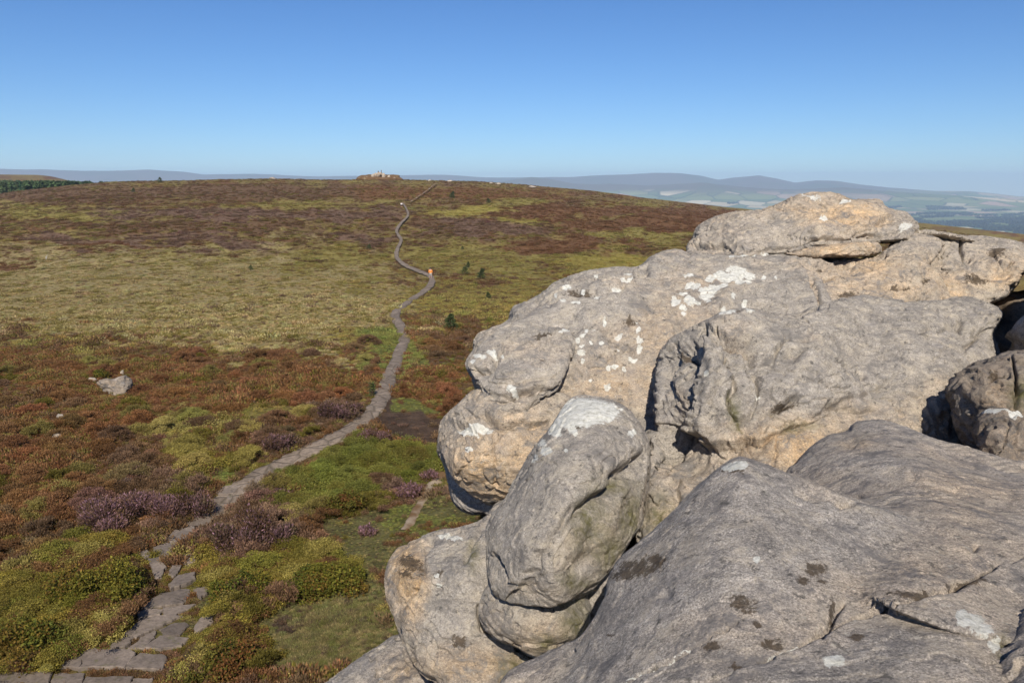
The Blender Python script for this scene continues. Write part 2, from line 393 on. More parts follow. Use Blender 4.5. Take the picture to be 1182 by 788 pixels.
# ------------------------------------------------------------------ sculpted rocks
def smooth_poly(pts, n=6):
    P = np.array(pts, float); k = len(P); out = []
    for i in range(k):
        a, b, c, d = P[i-1], P[i], P[(i+1) % k], P[(i+2) % k]
        for t in np.linspace(0, 1, n, endpoint=False):
            out.append(.5*((2*b)+(-a+c)*t+(2*a-5*b+4*c-d)*t*t+(-a+3*b-3*c+d)*t**3))
    return np.array(out)
def poly_sdf(poly, X, Y):
    d = np.full(X.shape, 1e9, np.float32); ins = np.zeros(X.shape, bool)
    for i in range(len(poly)):
        x0, y0 = poly[i-1]; x1, y1 = poly[i]
        ex, ey = x1-x0, y1-y0
        t = np.clip(((X-x0)*ex+(Y-y0)*ey)/(ex*ex+ey*ey+1e-9), 0, 1)
        d = np.minimum(d, (X-x0-t*ex)**2+(Y-y0-t*ey)**2)
        cond = ((y0 > Y) != (y1 > Y)) & (X < (x1-x0)*(Y-y0)/((y1-y0) if abs(y1-y0) > 1e-9 else 1e-9)+x0)
        ins ^= cond
    d = np.sqrt(d); return np.where(ins, -d, d)
def line_dist(pts, X, Y):
    d = np.full(X.shape, 1e9); 
    for i in range(len(pts)-1):
        (x0, y0), (x1, y1) = pts[i][:2], pts[i+1][:2]
        ex, ey = x1-x0, y1-y0
        t = np.clip(((X-x0)*ex+(Y-y0)*ey)/(ex*ex+ey*ey+1e-9), 0, 1)
        d = np.minimum(d, (X-x0-t*ex)**2+(Y-y0-t*ey)**2)
    return np.sqrt(d)
def tps(ctrl, X, Y):
    C = np.array(ctrl, float); x, y, v = C[:, 0]/100, C[:, 1]/100, np.log(C[:, 2])
    n = len(C)
    if n < 4:
        A = np.stack([np.ones(n), x, y], 1); w = np.linalg.lstsq(A, v, rcond=None)[0]
        return w[0]+w[1]*X/100+w[2]*Y/100
    def U(r2): return np.where(r2 < 1e-12, 0, r2*np.log(r2+1e-12))
    K = U((x[:, None]-x)**2+(y[:, None]-y)**2) + np.eye(n)*.02
    Pm = np.stack([np.ones(n), x, y], 1)
    A = np.block([[K, Pm], [Pm.T, np.zeros((3, 3))]])
    w = np.linalg.solve(A, np.concatenate([v, np.zeros(3)]))
    out = w[n]+w[n+1]*X/100+w[n+2]*Y/100
    for i in range(n): out = out + w[i]*U((X/100-x[i])**2+(Y/100-y[i])**2)
    return np.clip(out, v.min()-.12, v.max()+.12)
def surface_nets(F):
    s = F < 0
    nx, ny, nz = F.shape
    cnt = np.zeros((nx-1, ny-1, nz-1), np.uint8)
    for a in (0, 1):
        for b in (0, 1):
            for c in (0, 1): cnt += s[a:nx-1+a, b:ny-1+b, c:nz-1+c]
    act = np.argwhere((cnt > 0) & (cnt < 8))
    i, j, k = act.T
    cor = np.array([[a, b, c] for a in (0, 1) for b in (0, 1) for c in (0, 1)])
    val = np.stack([F[i+c[0], j+c[1], k+c[2]] for c in cor], 1)
    acc = np.zeros((len(act), 3)); n = np.zeros(len(act))
    for e0 in range(8):
        for ax in range(3):
            if cor[e0][ax] == 1: continue
            t1 = cor[e0].copy(); t1[ax] = 1
            e1 = t1[0]*4+t1[1]*2+t1[2]
            v0, v1 = val[:, e0], val[:, e1]
            mk = (v0 < 0) != (v1 < 0)
            t = np.where(mk, v0/np.where(mk, v0-v1, 1), 0)
            q = np.tile(cor[e0].astype(float), (len(act), 1)); q[:, ax] = t
            acc += q*mk[:, None]; n += mk
    V = act + acc/n[:, None]
    idx = np.full(cnt.shape, -1, np.int32); idx[i, j, k] = np.arange(len(act))
    quads = []
    for ax in range(3):
        s0 = s.take(range(0, s.shape[ax]-1), ax); s1 = s.take(range(1, s.shape[ax]), ax)
        e = np.argwhere(s0 != s1)
        o1, o2 = [(1, 2), (2, 0), (0, 1)][ax]
        lim = np.array(cnt.shape)
        ok = (e[:, o1] >= 1) & (e[:, o2] >= 1) & (e[:, o1] < lim[o1]) & (e[:, o2] < lim[o2]); e = e[ok]
        fl = s0[tuple(e.T)]
        def cell(d1, d2):
            q = e.copy(); q[:, o1] -= d1; q[:, o2] -= d2; return idx[tuple(q.T)]
        Q = np.stack([cell(1, 1), cell(0, 1), cell(0, 0), cell(1, 0)], 1)
        Q[~fl] = Q[~fl][:, ::-1]
        quads.append(Q)
    Q = np.concatenate(quads)
    return V, Q[(Q >= 0).all(1)]
def smin(a, b, k):
    h = np.clip(.5+.5*(b-a)/k, 0, 1); return b*(1-h)+a*h-k*h*(1-h)

def sculpt(name, lobes, label, mat, step=3., blend=14, cracks=(), pits=(), lichen=(), stain=(), tan=(), moss=(), amp=1., bumps=(), cat='boulder', strata=1., group=None, steps=(), spall=1.):
    """lobes: dicts outline, depth (control points), r (edge rounding), t (thickness, m).  One continuous mesh."""
    polys = [smooth_poly(l['o']) for l in lobes]
    A = np.concatenate(polys); pad = 4*step
    x0, y0 = A.min(0)-pad; x1, y1 = A.max(0)+pad
    xs = np.arange(x0, x1, step); ys = np.arange(y0, y1, step)
    GX, GY = np.meshgrid(xs, ys, indexing='ij')
    fronts = []; backs = []; sd = []
    for l, q in zip(lobes, polys):
        s_ = poly_sdf(q, GX, GY)
        fr = tps(l['c'], GX, GY)*FPX
        for (bx, by, br, bh) in bumps: fr = fr - bh*np.exp(-((GX-bx)**2+(GY-by)**2)/br**2)
        tk = l.get('t', 2.)*FPX/np.exp(np.median(fr)/FPX)
        fronts.append(fr); backs.append(fr+tk); sd.append(s_)
    inside = np.minimum.reduce(sd) < step*2
    zlo = min(f[inside].min() for f in fronts)-pad; zhi = max(b[inside].max() for b in backs)+pad
    zs = np.arange(zlo, zhi, step)
    Fv = None
    for l, fr, bk, s_ in zip(lobes, fronts, backs, sd):
        r = l.get('r', 20.)
        a = (s_+r)[:, :, None].astype(np.float32)
        Z = zs[None, None, :].astype(np.float32)
        b = fr[:, :, None].astype(np.float32)-Z+r; 
        c = Z-bk[:, :, None].astype(np.float32)+r
        b = np.maximum(b, c)
        f = np.minimum(np.maximum(a, b), 0)+np.sqrt(np.maximum(a, 0)**2+np.maximum(b, 0)**2)-r
        Fv = f if Fv is None else smin(Fv, f, blend)
    Fv[0] = Fv[-1] = 9; Fv[:, 0] = Fv[:, -1] = 9; Fv[:, :, 0] = Fv[:, :, -1] = 9
    V, Q = surface_nets(Fv); del Fv
    px = x0+V[:, 0]*step; py = y0+V[:, 1]*step; d = np.exp((zlo+V[:, 2]*step)/FPX)
    W = at(px, py, d)
    me = mesh_np(name, W, Q, mat, True)
    o = D.objects.new('tmp', me); COL.objects.link(o)
    md = o.modifiers.new('s', 'SMOOTH'); md.factor = .5; md.iterations = 2
    md = o.modifiers.new('u', 'SUBSURF'); md.levels = 1; md.render_levels = 1
    dg = bpy.context.evaluated_depsgraph_get()
    me2 = D.meshes.new_from_object(o.evaluated_get(dg)); D.objects.remove(o); D.meshes.remove(me)
    n = len(me2.vertices)
    W = np.empty(n*3, np.float32); me2.vertices.foreach_get('co', W); W = W.reshape(-1, 3).astype(float)
    NN = np.empty(n*3, np.float32); me2.vertices.foreach_get('normal', NN); NN = NN.reshape(-1, 3).astype(float)
    cw = W.mean(0)
    if np.mean(((W-cw)*NN).sum(1)) < 0:
        me2.flip_normals(); NN = -NN
    px, py, d = proj(W)
    mpp = d/FPX                                    # metres per photo pixel here
    # weathering: broad hollows, bedding ledges, grain
    big = fbm(W*.9+3.1, 3)*.06
    tilt = W[:, 2]+.16*W[:, 0]+.10*W[:, 1]+.22*fbm(W*.55, 3)
    bed = np.abs(fbm(np.stack([W[:, 0]*.35, W[:, 1]*.35, tilt*3.2], -1), 3))
    bed = -np.exp(-(bed/.07)**2)*.035*np.clip(fbm(W*.8+40, 2)*2+.3, 0, 1)*strata
    mid = fbm(W*3.3+11, 4)*.014-np.clip(.05-np.abs(fbm(W*2.6+31, 4)), 0, 1)*.22*np.clip(fbm(W*.7+5, 2)*2+.35, 0, 1)
    fine = fbm(W*np.array([11, 11, 16]), 3)*.012
    hol = -np.clip(fbm(W*1.7+77, 2)-.32, 0, 1)*.16
    disp = amp*(big+mid+fine+bed+hol)
    q_ = (fbm(W*np.array([.8, .8, 1.3])+51, 4)+.12*fbm(W*6, 2))*3.2; fq = q_-np.floor(q_)
    disp += .055*spall*np.clip(amp*1.5, .4, 1)*(np.floor(q_)+sstep(.455, .545, fq)-q_*.85)
    vw = np.array([0, 0, CAMZ])-W; vw /= np.linalg.norm(vw, axis=1)[:, None]; fw = sstep(.02, .45, (NN*vw).sum(1)); front = fw > .02
    wob = fbm(np.stack([px*.05, py*.05, px*0], -1), 3)
    qx = px+wob*5; qy = py+fbm(np.stack([px*.05+9, py*.05, px*0], -1), 3)*5
    for (pts, wd, dp) in cracks:
        disp -= fw*2.1*dp*mpp*np.exp(-(line_dist(pts, qx, qy)/wd)**2)
    for (pts, wd, dp, dec) in steps:               # one side of the line stands back
        dd = np.full(n, 1e9); sg = np.zeros(n)
        for i in range(len(pts)-1):
            (xa, ya), (xb, yb) = pts[i], pts[i+1]; ex, ey = xb-xa, yb-ya
            t_ = np.clip(((qx-xa)*ex+(qy-ya)*ey)/(ex*ex+ey*ey), 0, 1); d_ = np.hypot(qx-xa-t_*ex, qy-ya-t_*ey)
            k_ = d_ < dd; dd = np.where(k_, d_, dd); sg = np.where(k_, np.sign(ex*(qy-ya)-ey*(qx-xa)), sg)
        disp -= fw*abs(dp)*mpp*.5*(1+np.tanh(np.sign(dp)*sg*dd/wd))*np.exp(-(dd/dec)**2)
    for (cx, cy, rx, ry, dp) in pits:
        disp -= fw*dp*mpp*np.exp(-(((qx-cx)/rx)**2+((qy-cy)/ry)**2)**1.5)
    W2 = W+NN*disp[:, None]
    wx_ = px+1.8*fbm(np.stack([px*.16, py*.16, px*0+3], -1), 3); wy_ = py+1.8*fbm(np.stack([px*.16, py*.16, px*0+6], -1), 3)
    def blobs(lst, soft=1.):
        v = np.zeros(n)
        for bb in lst:
            if isinstance(bb[0], (list, tuple)):
                v = np.maximum(v, np.clip(1-line_dist(bb[0], wx_, wy_)/(2*bb[1]), 0, 1))
            else:
                cx, cy, rx, ry = (bb+(bb[2],))[:4] if len(bb) == 3 else bb[:4]
                v = np.maximum(v, np.clip(1-.5*np.sqrt(((wx_-cx)/rx)**2+((wy_-cy)/ry)**2), 0, 1))
        return v*front
    base = np.array([W2[:, 0].mean(), W2[:, 1].mean(), W2[:, 2].min()])
    me2.vertices.foreach_set('co', (W2-base).astype(np.float32).ravel()); me2.update()
    attr(me2, 'lichen', blobs(lichen)); attr(me2, 'stain', blobs(stain)); attr(me2, 'moss', blobs(moss))
    tv = np.zeros(n)
    for (cx, cy, rx, ry, v) in tan: tv += v*np.exp(-((px-cx)/rx)**2-((py-cy)/ry)**2)
    attr(me2, 'tan', tv)
    me2.name = name
    if not me2.materials: me2.materials.append(mat)
    me2.polygons.foreach_set('use_smooth', np.ones(len(me2.polygons), bool))
    ob = link(name, me2, None, base)
    tag(ob, label, cat, group)
    return ob

exec_rocks = True
# --- cap slab on the skyline
sculpt('boulder', [dict(o=[(794, 285), (801, 275), (804, 266), (815, 256), (842, 247), (874, 245), (897, 238), (923, 227), (941, 224), (965, 226), (983, 232), (1003, 232), (1016, 233), (1020, 240), (1034, 245), (1045, 247), (1055, 258), (1055, 266), (1043, 276), (1019, 279), (995, 280), (948, 285), (924, 290), (897, 295), (842, 298), (813, 301), (797, 299)],
    c=[(797, 290, 17.), (842, 250, 17.6), (940, 226, 18.4), (1018, 236, 18.), (1054, 262, 17.2), (940, 260, 16.4), (860, 285, 16.2), (900, 292, 16.3), (1000, 262, 16.5), (1010, 276, 16.6), (820, 295, 16.6), (1040, 270, 16.6), (940, 282, 16.3)], r=9, t=3.6)],
    'long tan cap slab lying highest on the skyline of the crag', ROCKB, step=2., amp=.8,
    cracks=[([(798, 279), (815, 280), (830, 285)], 1.5, 4), ([(985, 276), (1008, 270), (1034, 266)], 1.6, 3), ([(1005, 258), (1030, 250), (1045, 250)], 2.5, 4), ([(860, 290), (905, 284), (960, 278), (990, 268)], 1.5, 2)],
    lichen=[(935, 228, 10, 3), (975, 231, 9, 2.5), (1045, 262, 7, 4), (950, 250, 5, 3)], steps=[([(1036, 267), (1008, 271), (985, 277)], 1.5, -7, 10), ([(990, 268), (940, 281), (880, 288)], 1.5, -4, 10), ([(1045, 250), (1030, 251), (1005, 259)], 1.8, -4, 14), ([(830, 286), (812, 281), (797, 279)], 1.5, -6, 12), ([(983, 232), (960, 250)], 2, 3, 20)], tan=[(990, 250, 50, 18, .8), (930, 240, 40, 12, .5), (880, 270, 60, 20, -.2), (1045, 265, 18, 14, -.8)], cat='rock slab')
# --- thin ledge under it
sculpt('boulder', [dict(o=[(905, 293), (930, 288), (960, 284), (1005, 280), (1016, 285), (1012, 292), (985, 296), (955, 297), (925, 296)],
    c=[(905, 294, 16.2), (1015, 286, 16.1), (950, 290, 15.7), (990, 292, 15.6), (960, 296, 15.7)], r=4, t=1.6)],
    'thin tan ledge of stone wedged under the cap slab above a dark slot', ROCKB, step=1.6, amp=.45, tan=[(960, 290, 60, 20, .6)], cat='rock slab')
# --- tan shelf rock beneath the slot
sculpt('boulder', [dict(o=[(884, 306), (905, 301), (940, 301), (985, 301), (1015, 296), (1030, 283), (1046, 272), (1066, 273), (1088, 281), (1076, 296), (1070, 306), (1081, 315), (1091, 334), (1096, 356), (1096, 430), (950, 430), (930, 380), (900, 350)],
    c=[(884, 306, 15.8), (1046, 277, 16.8), (1086, 284, 16.4), (950, 303, 15.8), (1020, 300, 15.6), (950, 330, 14.6), (1040, 330, 14.5), (1090, 340, 15.), (1000, 360, 14.), (1095, 420, 14.), (950, 420, 13.3), (1060, 300, 15.4)], r=12, t=3.2),
    dict(o=[(900, 304), (922, 300), (958, 303), (967, 309), (965, 319), (945, 324), (928, 327), (912, 318)], c=[(900, 306, 15.55), (967, 310, 15.2), (930, 325, 14.8), (965, 319, 14.9)], r=3, t=.6)],
    'broad tan shelf of rock below the dark slot, behind the central boulder', ROCKB, step=2.4, blend=5, amp=.75,
    cracks=[([(905, 318), (930, 330), (962, 324)], 1.5, 4), ([(925, 296), (1000, 299), (1016, 294)], 2.5, 8)], pits=[(1072, 310, 8, 12, 8)],
    stain=[(978, 340, 13, 4), (1072, 321, 6, 5), (945, 308, 4, 2), (948, 348, 6, 4), (1034, 331, 6, 2), (1048, 330, 5, 2)], tan=[(1000, 320, 60, 26, .45), (1040, 345, 40, 20, .2), (1010, 305, 30, 8, .4), (900, 340, 40, 40, -.3)], cat='rock shelf')
# --- right rear boulder
sculpt('boulder', [dict(o=[(1048, 282), (1062, 273), (1110, 273), (1140, 274), (1182, 282), (1240, 300), (1248, 318), (1215, 318), (1184, 314), (1172, 328), (1160, 342), (1140, 352), (1130, 378), (1085, 400), (1062, 380), (1058, 320)],
    c=[(1060, 272, 17.6), (1140, 270, 18.2), (1240, 297, 17.5), (1100, 300, 16.4), (1160, 300, 16.2), (1150, 335, 15.7), (1085, 330, 15.9), (1120, 345, 15.6), (1074, 315, 16.4), (1125, 310, 15.9), (1180, 314, 16)], r=9, t=3.6),
    dict(o=[(1054, 269), (1080, 268), (1108, 273), (1124, 278), (1095, 279), (1070, 276), (1056, 275)], c=[(1055, 270, 17.55), (1120, 278, 17.2), (1085, 273, 17.35)], r=3, t=1.2)],
    'rounded grey-topped boulder on the far right skyline above the black hollow', ROCKB, step=2., blend=3, amp=.6,
    cracks=[([(1108, 278), (1106, 286), (1114, 293)], 2, 6), ([(1140, 294), (1162, 303), (1172, 300)], 2, 5), ([(1110, 300), (1140, 312), (1170, 314)], 8, 5)],
    stain=[(1150, 291, 10, 4), (1128, 322, 14, 8)], tan=[(1160, 320, 30, 14, .7), (1090, 340, 30, 20, .5), (1120, 280, 60, 12, -.5)])
# --- long back slab
sculpt('boulder', [dict(o=[(548, 400), (553, 387), (585, 371), (592, 356), (614, 346), (650, 323), (694, 311), (737, 308), (752, 297), (780, 290), (797, 294), (850, 296), (897, 292), (930, 302), (952, 330), (965, 365), (960, 420), (900, 470), (800, 500), (770, 580), (700, 620), (620, 560), (585, 500), (560, 470), (544, 430)],
    c=[(552, 392, 13.2), (614, 347, 14.2), (694, 312, 14.7), (745, 304, 15.1), (800, 297, 15.6), (895, 297, 15.9), (935, 335, 14.3), (640, 400, 12.6), (740, 480, 11.9), (740, 390, 13.), (820, 340, 14.), (850, 400, 12.9), (900, 440, 12.2), (680, 560, 11.5), (600, 470, 12.4), (690, 350, 13.6), (780, 430, 12.4), (580, 390, 12.9)], r=17, t=3.)],
    'big grey back slab sloping up to the skyline, spotted with rings of white lichen', ROCK, step=3., amp=.55, strata=.6,
    cracks=[([(594, 357), (660, 340), (720, 330)], 3, 3), ([(735, 309), (745, 311)], 3, 5), ([(640, 372), (700, 372), (716, 400)], 8, 4), ([(930, 300), (940, 330), (948, 352)], 3, 6), ([(820, 360), (850, 340), (905, 338)], 10, -4)],
    lichen=[(780, 348, 5, 5), (787, 338, 6, 4), (796, 347, 7, 5), (800, 330, 8, 4), (812, 335, 6, 4), (815, 342, 7, 4), (824, 335, 8, 6), (832, 318, 9, 5), (840, 322, 10, 6), (850, 318, 9, 6), (858, 316, 8, 5), (852, 328, 8, 7), (862, 328, 5, 4), (848, 312, 9, 4), (820, 322, 6, 3), (834, 332, 5, 4), (866, 320, 5, 4), (788, 356, 4, 3), (790, 362, 2.5), (806, 350, 4, 3), (818, 349, 3), (835, 359, 3), (845, 347, 3), (858, 353, 3, 4), (882, 321, 2.5), (895, 321, 2),
            ([(842, 297), (870, 294), (888, 292)], 1.4), (725, 316, 5, 1.6), (795, 318, 5, 2),
            (699, 369, 3), (684, 379, 3), (677, 381, 3), (671, 387, 3), (667, 393, 3), (672, 400, 2.5), (670, 408, 5, 3), (672, 417, 3), (716, 385, 3.5, 3), (694, 396, 3, 3), (736, 383, 3), (738, 394, 3.5, 4), (739, 402, 3, 4), (735, 373, 2.5), (715, 399, 2), (730, 415, 4, 3), (721, 425, 2.5), (710, 424, 3.5, 3), (702, 425, 3), (701, 446, 4, 5), (683, 440, 2), (682, 396, 1.6), (690, 340, 4, 2), (654, 330, 5, 2), (672, 334, 4, 2), (664, 346, 6, 2), (649, 346, 3, 2), (712, 332, 5, 2), (720, 324, 4, 2), (689, 318, 3), (727, 323, 3, 2), (640, 338, 3, 2)],
    stain=[(668, 336, 16, 4), (728, 372, 8, 6)], tan=[(760, 400, 60, 60, .6), (700, 450, 60, 30, .6), (810, 320, 40, 14, .3), (660, 350, 80, 20, -.5), (930, 355, 30, 14, -.6)], cat='rock slab')
# --- overhanging nose, upper and lower lobes
sculpt('boulder', [dict(o=[(538, 420), (546, 406), (556, 394), (575, 385), (600, 379), (640, 377), (656, 381), (662, 392), (661, 405), (653, 430), (642, 450), (624, 464), (610, 480), (602, 488), (585, 491), (571, 482), (563, 470), (558, 454), (548, 440)],
    c=[(540, 420, 12.5), (565, 392, 12.9), (600, 381, 12.95), (640, 379, 12.75), (661, 395, 12.4), (600, 415, 12.1), (630, 435, 11.8), (590, 465, 11.6), (602, 487, 11.7), (560, 450, 12.0), (575, 405, 12.4), (645, 420, 12.)], r=10, t=2.)],
    'rounded upper lobe of the overhanging nose, with a white-splashed chin at left', ROCK, step=2.2, amp=.5, strata=.4,
    cracks=[([(548, 440), (566, 452), (600, 452), (640, 440)], 5, -3), ([(545, 425), (562, 420), (568, 408)], 4, 5), ([(565, 470), (590, 462), (625, 450)], 3, 3)],
    steps=[([(652, 440), (600, 452), (552, 440)], 5, -6, 26), ([(570, 408), (560, 421), (543, 424)], 2.5, -6, 20)],
    lichen=[(552, 408, 8, 3), (566, 403, 5, 3), (652, 382, 7, 2.4), (590, 448, 6, 4), (594, 453, 4, 4), (579, 405, 2.5, 2.5), (545, 415, 4, 2)],
    stain=[(625, 386, 10, 3), (626, 416, 3, 2)], tan=[(600, 400, 40, 20, .25), (620, 440, 40, 25, .15)])
sculpt('boulder', [dict(o=[(508, 518), (509, 500), (512, 486), (530, 467), (546, 452), (570, 446), (640, 450), (690, 480), (700, 560), (660, 590), (610, 585), (590, 570), (567, 580), (543, 567), (524, 551), (514, 531)],
    c=[(510, 510, 12.3), (530, 470, 12.2), (560, 460, 12.), (560, 520, 11.3), (540, 555, 11.6), (567, 577, 11.8), (620, 500, 11.5), (680, 500, 11.6), (600, 550, 11.3), (660, 580, 11.4), (530, 520, 11.5)], r=15, t=2.2)],
    'buff lower lobe of the overhanging nose with a bright lichen brow, jutting over the grass', ROCKB, step=2.4, amp=.6, strata=.4,
    cracks=[([(563, 480), (580, 492), (606, 489), (634, 486)], 3, 6), ([(515, 486), (545, 500), (566, 486)], 5, 3), ([(572, 492), (574, 560)], 1.5, 2)],
    steps=[([(640, 488), (606, 492), (580, 494), (562, 484)], 2., -5, 30), ([(566, 488), (540, 500), (514, 490)], 4, -5, 30)],
    lichen=[(534, 495, 12, 5), (550, 490, 12, 4), (538, 518, 4, 4), (562, 492, 5, 4)], tan=[(570, 540, 60, 40, .95), (535, 560, 30, 20, .3), (540, 480, 30, 20, -.2), (620, 500, 30, 20, .5)])
# --- central boulder
sculpt('boulder', [dict(o=[(757, 437), (757, 420), (760, 405), (770, 393), (787, 383), (806, 374), (833, 362), (851, 357), (869, 358), (890, 364), (915, 365), (948, 354), (972, 346), (1000, 342), (1045, 347), (1108, 344), (1129, 347), (1150, 356), (1156, 363), (1151, 375), (1145, 387), (1149, 402), (1148, 425), (1130, 470), (1120, 530), (1000, 600), (900, 640), (820, 610), (800, 540), (776, 516), (762, 500), (759, 470)],
    c=[(758, 430, 11.4), (790, 384, 11.3), (851, 359, 11.3), (915, 366, 11.8), (1000, 344, 13.2), (1108, 346, 13.4), (1154, 364, 12.8), (775, 450, 10.5), (770, 495, 10.5), (835, 400, 10.5), (850, 450, 10.1), (900, 420, 10.3), (950, 430, 10.3), (900, 520, 9.5), (980, 480, 10.2), (1000, 400, 11.6), (1060, 380, 12.1), (1100, 420, 11.4), (1140, 400, 12.2), (1080, 480, 10.7), (1115, 510, 10.8), (950, 385, 11.1), (880, 600, 9.), (1000, 560, 9.7), (800, 430, 10.4)], r=17, t=3.2),
    dict(o=[(742, 520), (750, 500), (775, 505), (820, 510), (880, 520), (960, 560), (900, 720), (760, 700), (736, 620), (742, 575)],
    c=[(745, 520, 10.3), (800, 520, 10.1), (900, 540, 9.5), (760, 600, 9.6), (850, 600, 9.2), (880, 680, 8.8), (750, 680, 9.4)], r=16, t=2.5)],
    'big craggy central boulder with a split, furrowed left face and a smooth grey top', ROCK, step=3., blend=6, amp=.65, strata=.6,
    cracks=[([(815, 372), (806, 400), (796, 430), (793, 455)], 2.6, 11), ([(790, 386), (779, 410), (764, 428), (762, 445)], 3, 7), ([(779, 395), (786, 405), (800, 412)], 3.5, 5), ([(796, 436), (790, 462), (783, 490)], 2.5, 8),
            ([(832, 407), (848, 428), (845, 460), (851, 478)], 2.2, 7), ([(832, 382), (852, 386), (866, 390), (878, 402)], 3.5, 9), ([(885, 408), (900, 402), (908, 392)], 2, 5), ([(877, 420), (876, 445), (858, 478)], 2, 4),
            ([(895, 465), (915, 462), (925, 458)], 3.5, 8), ([(848, 505), (880, 500), (935, 484)], 2, 4), ([(974, 414), (995, 428), (1008, 440)], 3, 6), ([(925, 370), (960, 385), (985, 415)], 5, 4), ([(903, 500), (900, 530), (885, 555)], 2, 3),
            ([(780, 505), (800, 500), (812, 510)], 3, 6), ([(1062, 374), (1085, 377), (1110, 374)], 3, 4), ([(1130, 378), (1145, 383), (1120, 392)], 3, 5), ([(930, 432), (945, 440), (975, 445)], 4, 3), ([(815, 390), (822, 420), (812, 470), (805, 500)], 7, -5),
            ([(960, 470), (1010, 470), (1040, 500), (1075, 515)], 4, 4), ([(900, 370), (940, 395)], 6, -3), ([(780, 550), (775, 590)], 5, 4), ([(810, 545), (830, 570), (815, 600)], 4, 4)],
    steps=[([(783, 492), (797, 440), (806, 400), (816, 372)], 2.2, -19, 40), ([(832, 407), (848, 428), (845, 460), (851, 478)], 2., -10, 30), ([(835, 507), (812, 511), (795, 504), (779, 496)], 2.2, -24, 40),
            ([(925, 458), (895, 466)], 2., -7, 14), ([(936, 484), (880, 500), (848, 507)], 2., -7, 25), ([(908, 402), (880, 402), (862, 391), (838, 378)], 2.2, -15, 18), ([(925, 368), (960, 388), (985, 415), (1012, 442)], 3., -10, 40),
            ([(775, 395), (768, 420), (768, 448)], 2., 12, 18), ([(1150, 384), (1130, 380), (1115, 372)], 2.5, -8, 20), ([(870, 420), (876, 450), (856, 480)], 2., -7, 18), ([(1008, 442), (960, 470), (930, 478)], 3., -8, 30)],
    pits=[(850, 388, 12, 5, 9), (770, 410, 6, 12, 7), (762, 425, 4, 14, 8)],
    lichen=[(838, 360, 10, 4), (866, 358, 6, 3), (815, 432, 3, 4), (875, 448, 3), (778, 500, 3, 2)], stain=[(851, 358, 4, 3), (912, 462, 16, 4), (775, 402, 7, 5)],
    tan=[(930, 520, 60, 40, .95), (880, 490, 60, 25, .3), (850, 390, 26, 14, .35), (1050, 350, 140, 40, -.9), (1020, 410, 70, 30, -.2), (1060, 470, 80, 40, .25), (940, 375, 30, 14, -.5), (800, 430, 40, 50, -.4), (775, 460, 10, 30, .5), (800, 570, 50, 50, .35), (940, 390, 30, 10, .5)],
    moss=[([(845, 450), (851, 490)], 3), (848, 470, 6, 14), (762, 600, 14, 20), (930, 488, 16, 4)])
# --- small boulders at right
sculpt('boulder', [dict(o=[(1098, 447), (1104, 439), (1125, 426), (1146, 417), (1164, 411), (1182, 409), (1225, 413), (1245, 440), (1245, 540), (1200, 560), (1140, 550), (1120, 520), (1110, 505), (1102, 488), (1099, 468)],
    c=[(1099, 455, 9.9), (1150, 417, 10.2), (1225, 415, 10.2), (1130, 450, 9.4), (1180, 440, 9.4), (1130, 500, 9.4), (1200, 520, 9.), (1240, 480, 9.6), (1108, 500, 9.8)], r=13, t=1.8)],
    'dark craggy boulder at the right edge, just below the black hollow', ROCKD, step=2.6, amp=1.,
    cracks=[([(1166, 412), (1170, 440), (1172, 475)], 2, 7), ([(1120, 440), (1145, 432), (1158, 434)], 3, 5), ([(1112, 460), (1125, 480), (1128, 500)], 4, 5)], moss=[(1178, 455, 10, 14)], stain=[(1150, 434, 9, 3)], tan=[(1150, 460, 30, 30, .3)])
sculpt('boulder', [dict(o=[(1124, 500), (1126, 488), (1130, 479), (1139, 474), (1157, 472), (1172, 477), (1184, 484), (1205, 496), (1212, 530), (1190, 560), (1150, 550), (1130, 522)],
    c=[(1125, 500, 8.9), (1150, 475, 8.9), (1180, 485, 8.7), (1205, 505, 8.6), (1150, 505, 8.3), (1180, 520, 8.2), (1160, 545, 8.2)], r=10, t=1.)],
    'small dark boulder capped with white lichen at the right edge', ROCKD, step=2., amp=.7, lichen=[([(1136, 475), (1158, 473), (1178, 480)], 3)], cracks=[([(1148, 524), (1162, 510)], 1.2, 3)])
